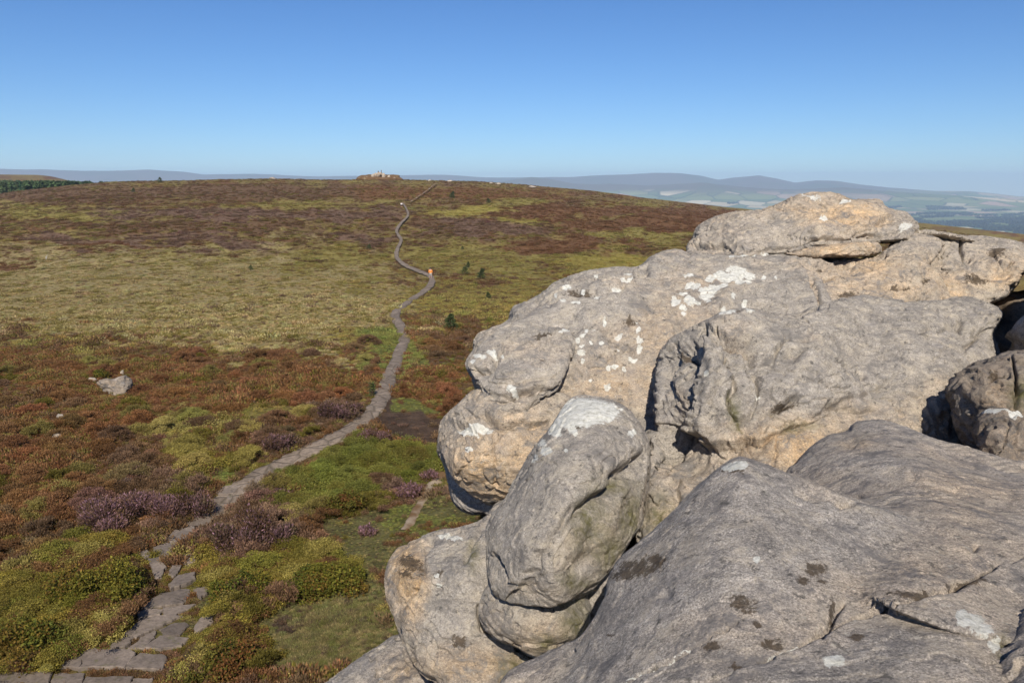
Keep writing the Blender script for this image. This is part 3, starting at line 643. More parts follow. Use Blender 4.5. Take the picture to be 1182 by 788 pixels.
# --- the wide foreground massif: front slab and the hump behind it
sculpt('boulder', [dict(o=[(909, 546), (918, 534), (934, 516), (957, 502), (979, 497), (984, 489), (1000, 485), (1020, 486), (1038, 491), (1060, 499), (1084, 509), (1110, 515), (1135, 523), (1170, 533), (1200, 533), (1280, 545), (1330, 620), (1330, 760), (1150, 740), (1000, 690), (930, 620)],
    c=[(912, 545, 7.5), (957, 503, 8.1), (1005, 487, 8.3), (1084, 510, 7.9), (1182, 535, 7.4), (1280, 548, 7.2), (960, 540, 7.0), (980, 580, 6.1), (1060, 540, 6.5), (1182, 600, 5.4), (1060, 620, 4.9), (1182, 700, 4.25), (1300, 700, 4.2), (1000, 640, 4.75), (1100, 570, 5.85)], r=16, t=2.),
    dict(o=[(583, 787), (617, 760), (661, 741), (674, 732), (685, 715), (699, 688), (703, 665), (715, 644), (749, 615), (787, 579), (815, 551), (837, 535), (853, 528), (872, 533), (908, 546), (943, 558), (986, 576), (1060, 600), (1180, 660), (1260, 720), (1280, 800), (1260, 870), (640, 900), (560, 840)],
    c=[(590,787,4.7),(661,742,4.85),(702,670,5.1),(749,617,5.25),(815,552,5.4),(853,530,5.4),(908,547,5.35),(986,577,5.2),(860,570,5.05),(780,640,4.75),(860,650,4.4),(960,620,4.75),(1080,640,4.72),(1000,720,3.95),(1180,680,4.4),(700,788,4.1),(900,788,3.6),(1140,788,3.4),(1250,800,3.3),(640,850,4.2),(900,880,3.15),(1200,860,3.0),(1180,740,3.9),(1100,700,4.1)], r=16, t=1.8)],
    'wide dark-grey slab sloping across the foreground with two long cracks and brown stains', ROCKF, step=3.6, blend=5, amp=.36, strata=.4, spall=.3,
    cracks=[([(880, 758), (935, 735), (985, 712), (1060, 690), (1110, 668), (1150, 655)], 2.2, 5), ([(1050, 692), (1105, 672)], 5, 5), ([(718, 788), (770, 762), (810, 740), (850, 714)], 1.5, 3), ([(948, 735), (960, 712), (972, 692)], 3, 5), ([(590, 788), (628, 765), (660, 744)], 2, 5),
            ([(985, 578), (1040, 590), (1100, 612)], 6, -2), ([(1150, 535), (1170, 542), (1190, 540)], 3, 5), ([(925, 560), (960, 568), (985, 574)], 6, 5)],
    steps=[([(880, 760), (935, 737), (985, 714), (1060, 692), (1110, 670), (1152, 656)], 2.5, -7, 60), ([(590, 790), (628, 767), (662, 745)], 2.5, -6, 40), ([(930, 540), (990, 545), (1060, 560)], 6, 4, 50), ([(1050, 505), (1100, 530), (1180, 545)], 4, -5, 40)],
    pits=[(978, 507, 10, 6, 12), (1057, 546, 6, 4, 10), (983, 572, 9, 6, 14), (1124, 627, 5, 4, 8), (768, 687, 9, 7, 4), (1165, 570, 10, 6, 5)],
    bumps=[(998, 505, 12, 10), (1072, 540, 9, 6), (1008, 548, 14, 5), (1010, 572, 20, 7)],
    lichen=[(852, 536, 13, 5), (838, 540, 6, 4), (1120, 718, 16, 8), (1132, 728, 14, 7), (1108, 712, 7, 6), (1146, 745, 7, 9), (963, 763, 11, 6), (873, 646, 4), ([(720, 786), (770, 761), (810, 738)], .5), ([(880, 758), (935, 735), (985, 712)], .45)],
    stain=[(736, 655, 28, 11), (722, 662, 14, 8), (757, 646, 13, 6), (941, 656, 12, 8), (928, 668, 8, 4), (948, 669, 6, 3), (858, 696, 16, 10), (873, 718, 7, 4), (845, 540, 18, 5), (990, 737, 8, 5), (890, 740, 14, 6), (960, 700, 5, 14), (704, 733, 5, 2), (1060, 680, 34, 5), (820, 742, 10, 5), (850, 765, 10, 4), (1120, 670, 26, 5)],
    tan=[(960, 560, 50, 30, .35), (1120, 580, 100, 60, .4), (1040, 660, 120, 50, .25), (790, 640, 60, 40, -.1), (850, 760, 90, 40, .1), (990, 510, 20, 10, .6), (870, 600, 70, 40, -.4), (920, 590, 50, 20, -.5)], moss=[(1155, 748, 8, 12)], cat='rock slab')
sculpt('boulder', [dict(o=[(1140, 800), (1156, 768), (1168, 742), (1180, 716), (1200, 700), (1290, 700), (1320, 780), (1290, 880), (1180, 880)], c=[(1140, 800, 3.42), (1160, 765, 3.6), (1195, 703, 4.1), (1290, 705, 3.9), (1200, 780, 3.32), (1250, 860, 3.0)], r=13, t=1.1)],
    'grey block in the bottom right corner beside a mossy cleft', ROCKF, step=2.8, amp=.4)
# --- front upright boulder, its foot, and the buttress
sculpt('boulder', [dict(o=[(563, 640), (562, 612), (570, 592), (583, 574), (597, 549), (614, 521), (631, 500), (646, 478), (656, 464), (670, 457), (699, 462), (720, 471), (735, 487), (745, 507), (749, 532), (746, 560), (741, 585), (741, 602), (732, 617), (714, 645), (695, 668), (678, 683), (651, 696), (624, 700), (597, 697), (573, 687), (566, 671)],
    c=[(566, 640, 7.9), (597, 552, 8.4), (658, 464, 9.), (699, 464, 8.9), (748, 530, 8.5), (740, 600, 8.2), (695, 668, 7.6), (624, 698, 7.25), (597, 695, 7.4), (573, 685, 7.6), (670, 500, 8.2), (640, 560, 7.7), (620, 630, 7.25), (700, 540, 7.9), (660, 640, 7.2), (710, 600, 7.8), (640, 675, 7.05), (600, 610, 7.6)], r=17, t=1.9)],
    'tall leaning grey boulder at the front with a snow-white lichen crown', ROCK, step=2.4, amp=.42, strata=0, spall=.5,
    cracks=[([(658, 585), (640, 610), (622, 638), (606, 660)], 3, 4), ([(745, 530), (722, 555), (700, 572), (676, 584)], 9, 6), ([(565, 640), (575, 655), (583, 666)], 2.5, 7), ([(700, 615), (690, 640), (672, 662)], 8, 4), ([(730, 562), (715, 600), (700, 630)], 7, -3), ([(735, 520), (747, 530)], 3, 3)],
    steps=[([(748, 518), (722, 548), (692, 568), (661, 586), (642, 612), (624, 640), (606, 664)], 5, -11, 60), ([(563, 641), (572, 655), (586, 668)], 2, 6, 14)],
    lichen=[(668, 472, 30, 12), (690, 476, 24, 12), (655, 482, 13, 12), (675, 484, 18, 7), (640, 494, 8, 6), (648, 488, 8, 6), (631, 520, 6, 5), (616, 527, 6, 5), (641, 499, 7, 4), (652, 519, 3), (660, 495, 6, 4), (702, 482, 8, 5), (625, 512, 5, 4), (730, 500, 4, 3)],
    stain=[(664, 490, 8, 2.5), (672, 464, 12, 2.5)], tan=[(680, 630, 50, 40, .3), (600, 680, 40, 30, .3), (720, 570, 30, 30, .2), (650, 540, 60, 50, -.5), (620, 600, 40, 40, -.3)],
    moss=[(735, 600, 14, 26), (712, 640, 14, 20), (690, 600, 16, 30), (720, 560, 16, 8), (670, 676, 12, 10)])
sculpt('boulder', [dict(o=[(555, 702), (559, 684), (575, 672), (620, 668), (668, 672), (678, 692), (679, 712), (668, 732), (640, 745), (622, 755), (609, 751), (599, 744), (580, 736), (564, 725), (556, 712)],
    c=[(558, 700, 8.0), (620, 675, 7.8), (677, 700, 8.0), (620, 752, 7.6), (610, 715, 7.5), (650, 720, 7.55), (580, 715, 7.65)], r=15, t=1.4)],
    'squat rounded stone that the tall leaning boulder rests on', ROCK, step=2.2, amp=.4, strata=.2, tan=[(620, 730, 50, 30, .45)], moss=[(665, 720, 14, 20), (650, 690, 26, 6), (630, 742, 10, 8)])
sculpt('boulder', [dict(o=[(447, 671), (448, 655), (454, 643), (464, 633), (482, 625), (498, 618), (532, 610), (560, 599), (580, 580), (640, 580), (700, 640), (720, 760), (700, 860), (620, 900), (540, 860), (506, 789), (494, 779), (476, 759), (464, 732), (457, 710), (450, 692)],
    c=[(448, 668, 9.2), (464, 634, 9.5), (498, 619, 9.5), (560, 600, 9.4), (640, 585, 9.3), (470, 665, 8.7), (530, 660, 8.4), (490, 740, 8.3), (540, 740, 8.1), (600, 740, 8.3), (560, 800, 7.7), (620, 860, 7.3), (700, 740, 8.0), (500, 690, 8.5), (600, 660, 8.6)], r=20, t=2.4)],
    'broad grey buttress at lower left of the crag with a tan stained corner', ROCK, step=3., amp=.5, strata=.3,
    cracks=[([(497, 620), (488, 650), (462, 700)], 4, 4), ([(536, 650), (545, 620), (560, 605)], 4, 3), ([(555, 700), (560, 725), (590, 742), (615, 757)], 4, 7), ([(580, 788), (605, 770), (640, 760)], 4, 3)],
    steps=[([(498, 618), (488, 650), (462, 704)], 3., 8, 45), ([(538, 612), (535, 650), (520, 690)], 5, 4, 40)],
    stain=[(472, 646, 14, 9), (466, 660, 7, 6), (505, 660, 6, 6), (530, 740, 10, 7)], lichen=[(503, 663, 3), (520, 618, 14, 3), (505, 675, 4, 3)],
    tan=[(470, 665, 22, 45, 1.5), (560, 770, 90, 26, .6), (500, 640, 20, 20, -.2), (530, 680, 40, 40, -.5)], moss=[(545, 640, 6, 14), (600, 770, 20, 10)])
sculpt('boulder', [dict(o=[(372, 798), (388, 785), (414, 763), (438, 747), (465, 733), (540, 745), (620, 800), (640, 900), (560, 980), (420, 960), (350, 860)],
    c=[(388, 787, 10.), (465, 735, 10.5), (540, 750, 9.8), (450, 790, 9.4), (560, 850, 8.6), (400, 860, 9.), (500, 950, 8.2)], r=14, t=2.2)],
    'dark sloping slab cut by the bottom edge, below the buttress', ROCKF, step=3.2, amp=.6, tan=[(460, 770, 30, 20, .6)], lichen=[(440, 783, 3)], cat='rock slab')

sculpt('boulder', [dict(o=[(517, 536), (530, 545), (560, 560), (600, 570), (645, 600), (640, 680), (585, 660), (565, 596), (545, 592), (524, 578)], c=[(516, 545, 12.6), (560, 575, 12.3), (640, 610, 12.), (600, 660, 11.8), (545, 588, 12.4)], r=6, t=2.)],
    'rock in deep shadow tucked under the overhanging nose', ROCKF, step=2.6, amp=.4)

# ------------------------------------------------------------------ rocks lying on the moor
import bmesh
def loose_rock(label, px, py, wpx, hpx, flat=1., mat=ROCK, group=None, seed=0, name='boulder', rz=None, sub=4, sink=.35, P=None, cat='boulder', facets=9, white=0., depth=.9):
    if P is None: P = ground_at(px, py)[0]
    d = proj(P[None])[2][0]; W = wpx*d/FPX; H = hpx*d/FPX
    rg = np.random.default_rng(seed+100)
    bm = bmesh.new(); bmesh.ops.create_icosphere(bm, subdivisions=sub, radius=1)
    V = np.array([v.co[:] for v in bm.verts])
    nd = rg.normal(size=(facets, 3)); nd /= np.linalg.norm(nd, axis=1)[:, None]
    for q in nd:                                  # flat breaks
        h = rg.uniform(.55, .9); t = V@q; k = t > h; V[k] -= (t[k]-h)[:, None]*q*.85
    V += (fbm(V*1.6+seed*3.1, 3)*.2+fbm(V*5+seed, 3)*.06)[:, None]*V/np.linalg.norm(V, axis=1)[:, None]
    lay = np.abs(((V[:, 2]+.25*V[:, 0])*3+fbm(V*1.2+seed+9, 2)) % 1-.5)
    V[:, :2] *= (1-.10*np.exp(-(lay/.08)**2))[:, None]
    V = V*np.array([W/2, W/2*depth, H/(1.9-sink)]); V[:, 2] += H*(.5-sink)
    for v, c_ in zip(bm.verts, V): v.co = c_
    for f in bm.faces: f.smooth = True
    me = D.meshes.new(name); bm.to_mesh(me); bm.free(); me.materials.append(mat)
    n = len(me.vertices)
    for a_ in ('lichen', 'stain', 'moss', 'tan'): attr(me, a_, np.full(n, white if a_ == 'lichen' else (.3 if a_ == 'tan' and mat is not ROCKD else (.15 if a_ == 'stain' and mat is ROCKD else 0.))))
    o = link(name, me, None, P); o.rotation_euler = (0, 0, rg.uniform(-.5, .5) if rz is None else rz)
    return tag(o, label, cat, group)
loose_rock('lone grey layered boulder standing out of the rust heather left of the path', 134, 453, 38, 25, seed=11, sub=5, rz=.2, sink=.25, mat=ROCKD)
loose_rock('small flat grey stone just left of the lone layered boulder', 106, 440, 12, 5, seed=2, cat='stone', name='stone')
loose_rock('small knob of pale stone on the top of the lone layered boulder', 140, 433, 4, 5, seed=3, cat='stone', name='stone', mat=ROCKB, P=ground_at(135, 449)[0]+np.array([.2, .35, .8]))
loose_rock('low pale stone half buried in heather at the left edge', 69, 504, 17, 7, seed=4, cat='stone', name='stone', white=.3)
loose_rock('small grey stone in heather between the half buried stone and the lone boulder', 70, 482, 8, 7, seed=5, cat='stone', name='stone')
loose_rock('tiny white stone in heather right of the half buried stone', 101, 492, 7, 5, seed=6, cat='stone', name='stone', white=.35)
loose_rock('round grey stone in olive heather up the slope from the purple bushes beside the path', 295, 466, 8, 7, seed=8, cat='stone', name='stone')
loose_rock('pale stone in the brown heather left of the nearest purple bush', 15, 476, 6, 4, seed=9, cat='stone', name='stone')

# summit pile and stones on the crest
def crest_pt(px, py=None, r=505.):
    a_ = math.atan((px-CX)/FPX); X, Y = r*math.sin(a_), r*math.cos(a_)
    return np.array([X, Y, float(zt(np.array([X]), np.array([Y]))[0])])
mp = np.array([0, 0, 0.])
Pm = crest_pt(440)
mound = N('heathery_rock', .95, .1); mp_ = mound.pos(); mound.color(mound.mix(mound.ramp(mound.noise(mp_, .5, 6, .7), [(.56, 0.), (.66, 1.)]), (.13, .075, .035), (.22, .17, .10)))
loose_rock('low brown mound on the crest under the summit cairn', 440, 207, 50, 9, seed=20, P=Pm, mat=mound.m, name='summit_outcrop', cat='outcrop', sink=.45, depth=.6, facets=4)
cr = [(428, 0, 9, 5), (434, 3, 8, 6), (440, 5, 9, 7), (446, 4, 8, 6), (452, 1, 8, 5), (458, 0, 7, 4), (437, 6, 5, 4), (443, 7, 5, 5)]
clab = ['pale stone at the left end of the summit pile', 'pale stone second from the left end of the summit pile', 'biggest pale stone in the middle of the summit pile', 'pale stone right of the middle of the summit pile',
        'pale stone second from the right end of the summit pile', 'low pale stone at the right end of the summit pile', 'small pale stone on top of the summit pile, to the left', 'small pale stone on top of the summit pile, to the right']
for i, (x, h, wp, hp) in enumerate(cr):
    P = crest_pt(x, r=500.); P[2] += h*500/FPX*.7+.6
    loose_rock(clab[i], x, 205, wp*.6, hp*.8, seed=30+i, P=P, mat=ROCKB, name='cairn_stone', cat='stone', group='stones of the summit pile', sub=3, white=.25)
for i, (x, dy, wp, hp, l) in enumerate([(521, 1, 7, 2.2, 'flat white stone on the crest right of where the path ends'), (575, 1.5, 8, 2.2, 'flat white stone on the crest above the back slab'), (614, 1, 9, 3, 'dark knob of rock on the crest where it starts to drop right'),
        (320, 0, 8, 3.5, 'small dark hump on the crest left of the summit pile'), (498, 1, 5, 2, 'tiny white stone on the crest just right of the summit pile'), (567, 1, 5, 2, 'tiny white stone on the crest beside the flat white one')]):
    P = crest_pt(x, r=480.); loose_rock(l, x, 208, wp, hp, seed=50+i, P=P, mat=ROCKB if 'white' in l else ROCKF, name='stone', cat='stone', sub=3, white=.45 if 'white' in l else 0, sink=.2)

# ------------------------------------------------------------------ the flagged path
flag = N('flagstone', .9, .2)
p = flag.pos()
c = flag.mix(flag.ramp(flag.noise(p, 1.2, 4), [(.35, 0.), (.65, 1.)]), (.155, .124, .10), (.22, .175, .138))
c = flag.mix(1., c, flag.ramp(flag.noise(p, 8, 7, .7), [(.3, .6), (.5, 1.), (.72, 1.35)]), 'MULTIPLY')
c = flag.mix(flag.ramp(flag.noise(p, 5, 6, .7), [(.58, 0.), (.68, .7)]), c, (.12, .11, .05))
c = flag.mix(1., c, flag.ramp(flag.n('ShaderNodeObjectInfo').outputs['Random'], [(0., .8), (1., 1.2)]), 'MULTIPLY')
flag.color(c); flag.l(flag.bump(flag.noise(p, 14, 7, .7), .6, .03), flag.b.inputs['Normal'])
FL = [[(-30, 612), (165, 605), (160, 650), (-30, 660)], [(180, 615), (275, 615), (265, 650), (168, 650)], [(280, 628), (425, 632), (420, 662), (272, 658)], [(440, 636), (495, 638), (490, 658), (432, 658)],
 [(205, 585), (268, 555), (262, 598), (200, 600)], [(272, 550), (300, 538), (430, 545), (438, 560), (405, 597), (268, 598)], [(425, 574), (455, 555), (540, 560), (530, 606), (412, 602)],
 [(370, 520), (395, 500), (438, 498), (415, 530), (362, 533)], [(430, 530), (470, 490), (512, 474), (500, 500), (468, 535)], [(472, 532), (520, 497), (612, 500), (590, 527), (540, 537)], [(526, 470), (570, 450), (615, 452), (590, 487), (532, 492)],
 [(402, 495), (450, 447), (508, 428), (585, 430), (512, 466), (440, 498)], [(630, 472), (650, 437), (695, 425), (690, 447), (640, 486)], [(447, 417), (470, 409), (523, 411), (518, 426), (450, 437)], [(530, 405), (630, 390), (620, 402), (562, 426), (532, 424)],
 [(462, 402), (520, 360), (600, 342), (620, 347), (600, 377), (540, 392), (470, 410)], [(552, 332), (580, 304), (630, 292), (630, 312), (600, 332), (560, 342)], [(635, 347), (665, 337), (680, 352), (650, 372)],
 [(552, 292), (560, 267), (590, 267), (578, 290), (560, 302)], [(500, 292), (490, 262), (518, 247), (540, 270), (528, 300), (505, 307)], [(584, 242), (610, 222), (640, 217), (645, 247), (612, 262)],
 [(500, 207), (540, 192), (588, 197), (578, 227), (540, 237), (504, 222)], [(537, 182), (570, 152), (618, 162), (613, 190), (560, 190)], [(587, 152), (592, 141), (630, 136), (630, 156), (612, 160)],
 [(450, 222), (480, 213), (490, 227), (470, 242)], [(482, 247), (520, 240), (520, 257), (486, 262)], [(700, 22), (740, 6), (780, 6), (760, 30), (710, 32)], [(735, 44), (757, 33), (752, 54)], [(560, 370), (600, 380), (590, 388), (545, 396)]]
FLAB = {0: 'long flagstone in the bottom left corner of the path', 1: 'squarish flagstone second along the bottom row', 2: 'wide flagstone third along the bottom row', 3: 'small flagstone at the right end of the bottom row',
        5: 'largest smooth flagstone, in the second row up', 6: 'oblong flagstone right of the largest smooth one', 12: 'pointed flagstone lying apart in the grass right of the path', 15: 'long broad flagstone where the path narrows beside the olive bush', 11: 'long slanting flagstone at the middle of the near path', 21: 'broad pale flagstone near where the path comes out from the bushes'}
def flagstone(poly_px, label, seed):
    Pw = ground_at([CX*0+q[0]/2.814 for q in poly_px], [560+q[1]/2.814 for q in poly_px])
    c0 = Pw.mean(0)
    q = (Pw-c0)[:, :2]*1.07
    q = q[np.argsort(np.arctan2(q[:, 1], q[:, 0]))]
    # ragged outline
    pts = []
    rg = np.random.default_rng(seed)
    for i in range(len(q)):
        a_, b_ = q[i], q[(i+1) % len(q)]
        for t in np.linspace(0, 1, 5, endpoint=False): pts.append(a_+(b_-a_)*t+rg.normal(0, .018, 2)*(1+(t == 0)))
    pts = np.array(pts)
    z = zt(pts[:, 0]+c0[0], pts[:, 1]+c0[1])-c0[2]
    A_ = np.stack([pts[:, 0], pts[:, 1], np.ones(len(pts))], 1); pl = np.linalg.lstsq(A_, z, rcond=None)[0]; zz = A_@pl
    zz = zz+rg.normal(0, .02)+pts@rg.normal(0, .014, 2)
    bm = bmesh.new()
    tp = [bm.verts.new((x*.965, y*.965, h+.075)) for (x, y), h in zip(pts, zz)]
    md_ = [bm.verts.new((x, y, h+.05)) for (x, y), h in zip(pts, zz)]
    bt = [bm.verts.new((x, y, h-.12)) for (x, y), h in zip(pts, zz)]
    bm.faces.new(tp); n = len(pts)
    for i in range(n):
        j = (i+1) % n
        bm.faces.new((md_[i], md_[j], tp[j], tp[i])); bm.faces.new((bt[i], bt[j], md_[j], md_[i]))
    me = D.meshes.new('flagstone'); bm.to_mesh(me); bm.free(); me.materials.append(flag.m)
    return tag(link('flagstone', me, None, c0), label, 'flagstone', 'flagstones of the near path')
for i, f_ in enumerate(FL): flagstone(f_, FLAB.get(i, 'uneven grey flagstone laid in the near stretch of the path, grass in its joints'), i)

# the rest of the path: one ribbon of trodden flags
PATH = [(228, 608, 44), (245, 590, 44), (268, 571, 42), (300, 549, 34), (345, 526, 31), (385, 506, 28), (420, 486, 27), (436, 468, 25), (445, 446, 22), (455, 422, 19), (466, 397, 16), (463, 379, 14), (456, 365, 13), (470, 351, 11), (488, 339, 10), (498, 329, 9.5), (497, 321, 7.5), (484, 315, 7), (466, 307, 6.5), (458, 298, 6), (459, 289, 5.2), (463, 279, 4.6), (458, 269, 4.4), (463, 260, 4), (471, 251, 3.4), (469, 243, 3), (465, 237, 2.6)]
TRAIL = [(473, 236, 1.8), (482, 230, 1.8), (488, 226, 1.8), (495, 221, 1.7), (500, 217, 1.5), (504, 214, 1.2)]
def ribbon(pts, name, mat, lift):
    pts = np.array(pts, float); k = len(pts)
    t = np.arange(k); tt = np.linspace(0, k-1, (k-1)*10+1)
    def cr_(v):
        o_ = []
        for u in tt:
            i = min(int(u), k-2); f = u-i
            a_, b_, c_, d_ = v[max(i-1, 0)], v[i], v[i+1], v[min(i+2, k-1)]
            o_.append(.5*((2*b_)+(-a_+c_)*f+(2*a_-5*b_+4*c_-d_)*f*f+(-a_+3*b_-3*c_+d_)*f**3))
        return np.array(o_)
    x, y, wd = cr_(pts[:, 0]), cr_(pts[:, 1]), cr_(pts[:, 2])
    wd = wd*.8; C = ground_at(x, y); d = proj(C)[2]
    tg = np.gradient(C[:, :2], axis=0); tg /= np.linalg.norm(tg, axis=1)[:, None]
    nr = np.stack([-tg[:, 1], tg[:, 0]], 1)
    # half width on the ground so that it spans wd columns
    hw = wd*d/FPX/2/np.clip(np.abs(nr[:, 0]), .45, 1)
    n = len(C); V = []; us = np.array([-1, -.9, -.45, 0, .45, .9, 1])
    jit = fbm(np.stack([np.arange(n)*.7, np.zeros(n), np.zeros(n)], -1), 2)*.25
    jit2 = fbm(np.stack([np.arange(n)*.7, np.zeros(n)+9, np.zeros(n)], -1), 2)*.25
    for u in us:
        Q = C[:, :2]+nr*(u*hw*(1+(jit if u > 0 else jit2)))[:, None]
        z = zt(Q[:, 0], Q[:, 1])+(lift if abs(u) < .95 else -.08)+np.clip(d-30, 0, 400)*.0032
        V.append(np.column_stack([Q, z]))
    V = np.stack(V, 1).reshape(-1, 3); m_ = len(us)
    i = np.arange(n-1)[:, None]*m_; j = np.arange(m_-1)[None]
    F = np.stack([i+j, i+j+1, i+m_+j+1, i+m_+j], -1).reshape(-1, 4)
    me = mesh_np(name, V, F, mat, True)
    bm = bmesh.new(); bm.from_mesh(me); bmesh.ops.recalc_face_normals(bm, faces=bm.faces)
    if sum(f.normal.z for f in bm.faces) < 0: bmesh.ops.reverse_faces(bm, faces=bm.faces)
    bm.to_mesh(me); bm.free()
    return link(name, me), C, hw, nr
pm = N('path_flags', .92, .15)
p = pm.pos()
vo = pm.n('ShaderNodeTexVoronoi', feature='DISTANCE_TO_EDGE'); vo.inputs['Scale'].default_value = 1.15; pm.l(p, vo.inputs['Vector'])
vc = pm.n('ShaderNodeTexVoronoi'); vc.inputs['Scale'].default_value = 1.15; pm.l(p, vc.inputs['Vector'])
c = pm.mix(pm.ramp(pm.noise(p, 1.1, 4), [(.35, 0.), (.65, 1.)]), (.178, .138, .104), (.245, .192, .145))
sv = pm.n('ShaderNodeSeparateColor'); pm.l(vc.outputs['Color'], sv.inputs[0]); c = pm.mix(1., c, pm.ramp(sv.outputs[0], [(0., .86), (1., 1.14)]), 'MULTIPLY')
c = pm.mix(1., c, pm.ramp(pm.noise(p, 7, 7, .7), [(.3, .6), (.5, 1.), (.72, 1.35)]), 'MULTIPLY')
c = pm.mix(pm.ramp(vo.outputs['Distance'], [(.01, .5), (.05, 0.)]), c, (.06, .05, .03))
pm.color(c); pm.l(pm.bump(pm.noise(p, 9, 6, .7), .6, .04, pm.bump(pm.ramp(vo.outputs['Distance'], [(.0, 0.), (.08, 1.)]), .7, .05)), pm.b.inputs['Normal'])
po, PC, PHW, PN = ribbon(PATH, 'path', pm.m, .05)
tag(po, 'pale flagged footpath winding up the moor to the crest', 'path', kind='structure')
tr = N('sandy_track', .95, .1); p = tr.pos()
tr.color(tr.mix(tr.ramp(tr.noise(p, .35, 5, .7), [(.48, 0.), (.62, 1.)]), (.15, .09, .045), (.36, .29, .21)))
to, TC, THW, TN = ribbon(TRAIL, 'track', tr.m, .05)
tag(to, 'broken sandy track slanting up to the crest beyond the path', 'track', kind='structure')
MT = [(512, 545, 22), (498, 562, 17), (483, 585, 13), (474, 602, 14), (466, 612, 10)]
mt_o, MC, MHW, MN = ribbon(MT, 'trodden_earth', tr.m, .03)
mt_o.name = 'side_path'; tag(mt_o, 'trodden stony side path below the overhanging nose', 'path', kind='structure')
PATHPTS = np.concatenate([PC, MC]); PATHHW = np.concatenate([PHW, MHW])
FLC = np.concatenate([ground_at([q[0]/2.814 for q in f_], [560+q[1]/2.814 for q in f_]) for f_ in FL])
FLPX = [np.array([(q[0]/2.814, 560+q[1]/2.814) for q in f_]) for f_ in FL]
def off_path(P, margin=.0):
    """true where a plant may grow"""
    ok = np.ones(len(P), bool); rr_ = np.hypot(P[:, 0], P[:, 1]); mg = np.clip(rr_-25, 0, 80)*.003
    for k in range(0, len(P), 4000):
        q = P[k:k+4000]
        d2 = np.sqrt(((q[:, None, :2]-PATHPTS[None, :, :2])**2).sum(-1))
        ok[k:k+4000] &= ((d2-PATHHW[None]-mg[k:k+4000, None]) > 0).all(1)
    px, py, d = proj(P)
    near = py > 590
    for q in FLPX:
        s = poly_sdf(q, px[near], py[near]); t = ok[near]; t &= s > 2.5; ok[near] = t
    return ok

# ------------------------------------------------------------------ plants
def leaf_mesh(name, P, dirs, length, width, mat, col=None, quad=True):
    """leaf-sized diamonds: centre, pointing direction, sizes"""
    n = len(P); rg = np.random.default_rng(len(P))
    dirs = dirs/np.linalg.norm(dirs, axis=1)[:, None]
    s = np.cross(dirs, rg.normal(size=(n, 3))); s /= np.linalg.norm(s, axis=1)[:, None]+1e-9
    L = (length*rg.uniform(.6, 1.3, n))[:, None]; Wd = (width*rg.uniform(.7, 1.3, n))[:, None]
    V = np.stack([P-dirs*L/2, P+s*Wd/2, P+dirs*L/2, P-s*Wd/2], 1).reshape(-1, 3)
    F = np.arange(4*n).reshape(-1, 4)
    me = mesh_np(name, V, F, mat)
    if col is not None: attr(me, 'col', np.repeat(col, 4, 0), 'FLOAT_COLOR')
    return me
def plant_mat(name, inst):
    m = N(name, .75, .15)
    c = m.attr('col', inst, True)
    g = m.n('ShaderNodeNewGeometry')
    c = m.mix(1., c, m.ramp(g.outputs['Random Per Island'], [(0., .62), (.5, 1.), (1., 1.5)]), 'MULTIPLY')
    m.color(c)
    tl = m.n('ShaderNodeBsdfTranslucent'); m.l(c, tl.inputs['Color'])
    ms = m.n('ShaderNodeMixShader'); ms.inputs[0].default_value = .3
    out = m.t.nodes['Material Output']
    m.l(m.b.outputs[0], ms.inputs[1]); m.l(tl.outputs[0], ms.inputs[2]); m.l(ms.outputs[0], out.inputs['Surface'])
    return m.m
PLI = plant_mat('moor_plants', True); PLV = plant_mat('bush_leaves', False)
def dome_pts(n, rad, h, rg, shell=.55):
    u = rg.normal(size=(n, 3)); u[:, 2] = np.abs(u[:, 2]); u /= np.linalg.norm(u, axis=1)[:, None]
    r = rg.uniform(shell, 1, n)[:, None]
    return u*r*np.array([rad, rad, h]), u
protos = {'heather': [], 'bilberry': [], 'grass': []}
for v in range(3):
    rg = np.random.default_rng(200+v)
    P, u = dome_pts(170, 1, .95, rg, .35); P += rg.normal(0, .08, P.shape); P[:, 2] = np.abs(P[:, 2])
    protos['heather'].append(leaf_mesh('heather_tuft', P, u*np.array([1, 1, .8])+[0, 0, .9]+rg.normal(0, .3, P.shape), .34, .11, PLI))
    P, u = dome_pts(240, 1, .8, rg, .45); P += rg.normal(0, .08, P.shape); P[:, 2] = np.abs(P[:, 2])
    protos['bilberry'].append(leaf_mesh('bilberry_tuft', P, rg.normal(size=P.shape)+u*.4, .17, .11, PLI))
    a_ = rg.uniform(0, 6.28, 90); r_ = np.sqrt(rg.uniform(0, 1, 90))*.9
    P = np.stack([np.cos(a_)*r_, np.sin(a_)*r_, np.full(90, .3)], 1)
    dr = np.stack([np.cos(a_)*r_*.9, np.sin(a_)*r_*.9, np.ones(90)], 1)+rg.normal(0, .35, (90, 3))
    protos['grass'].append(leaf_mesh('grass_tuft', P, dr, .85, .085, PLI))
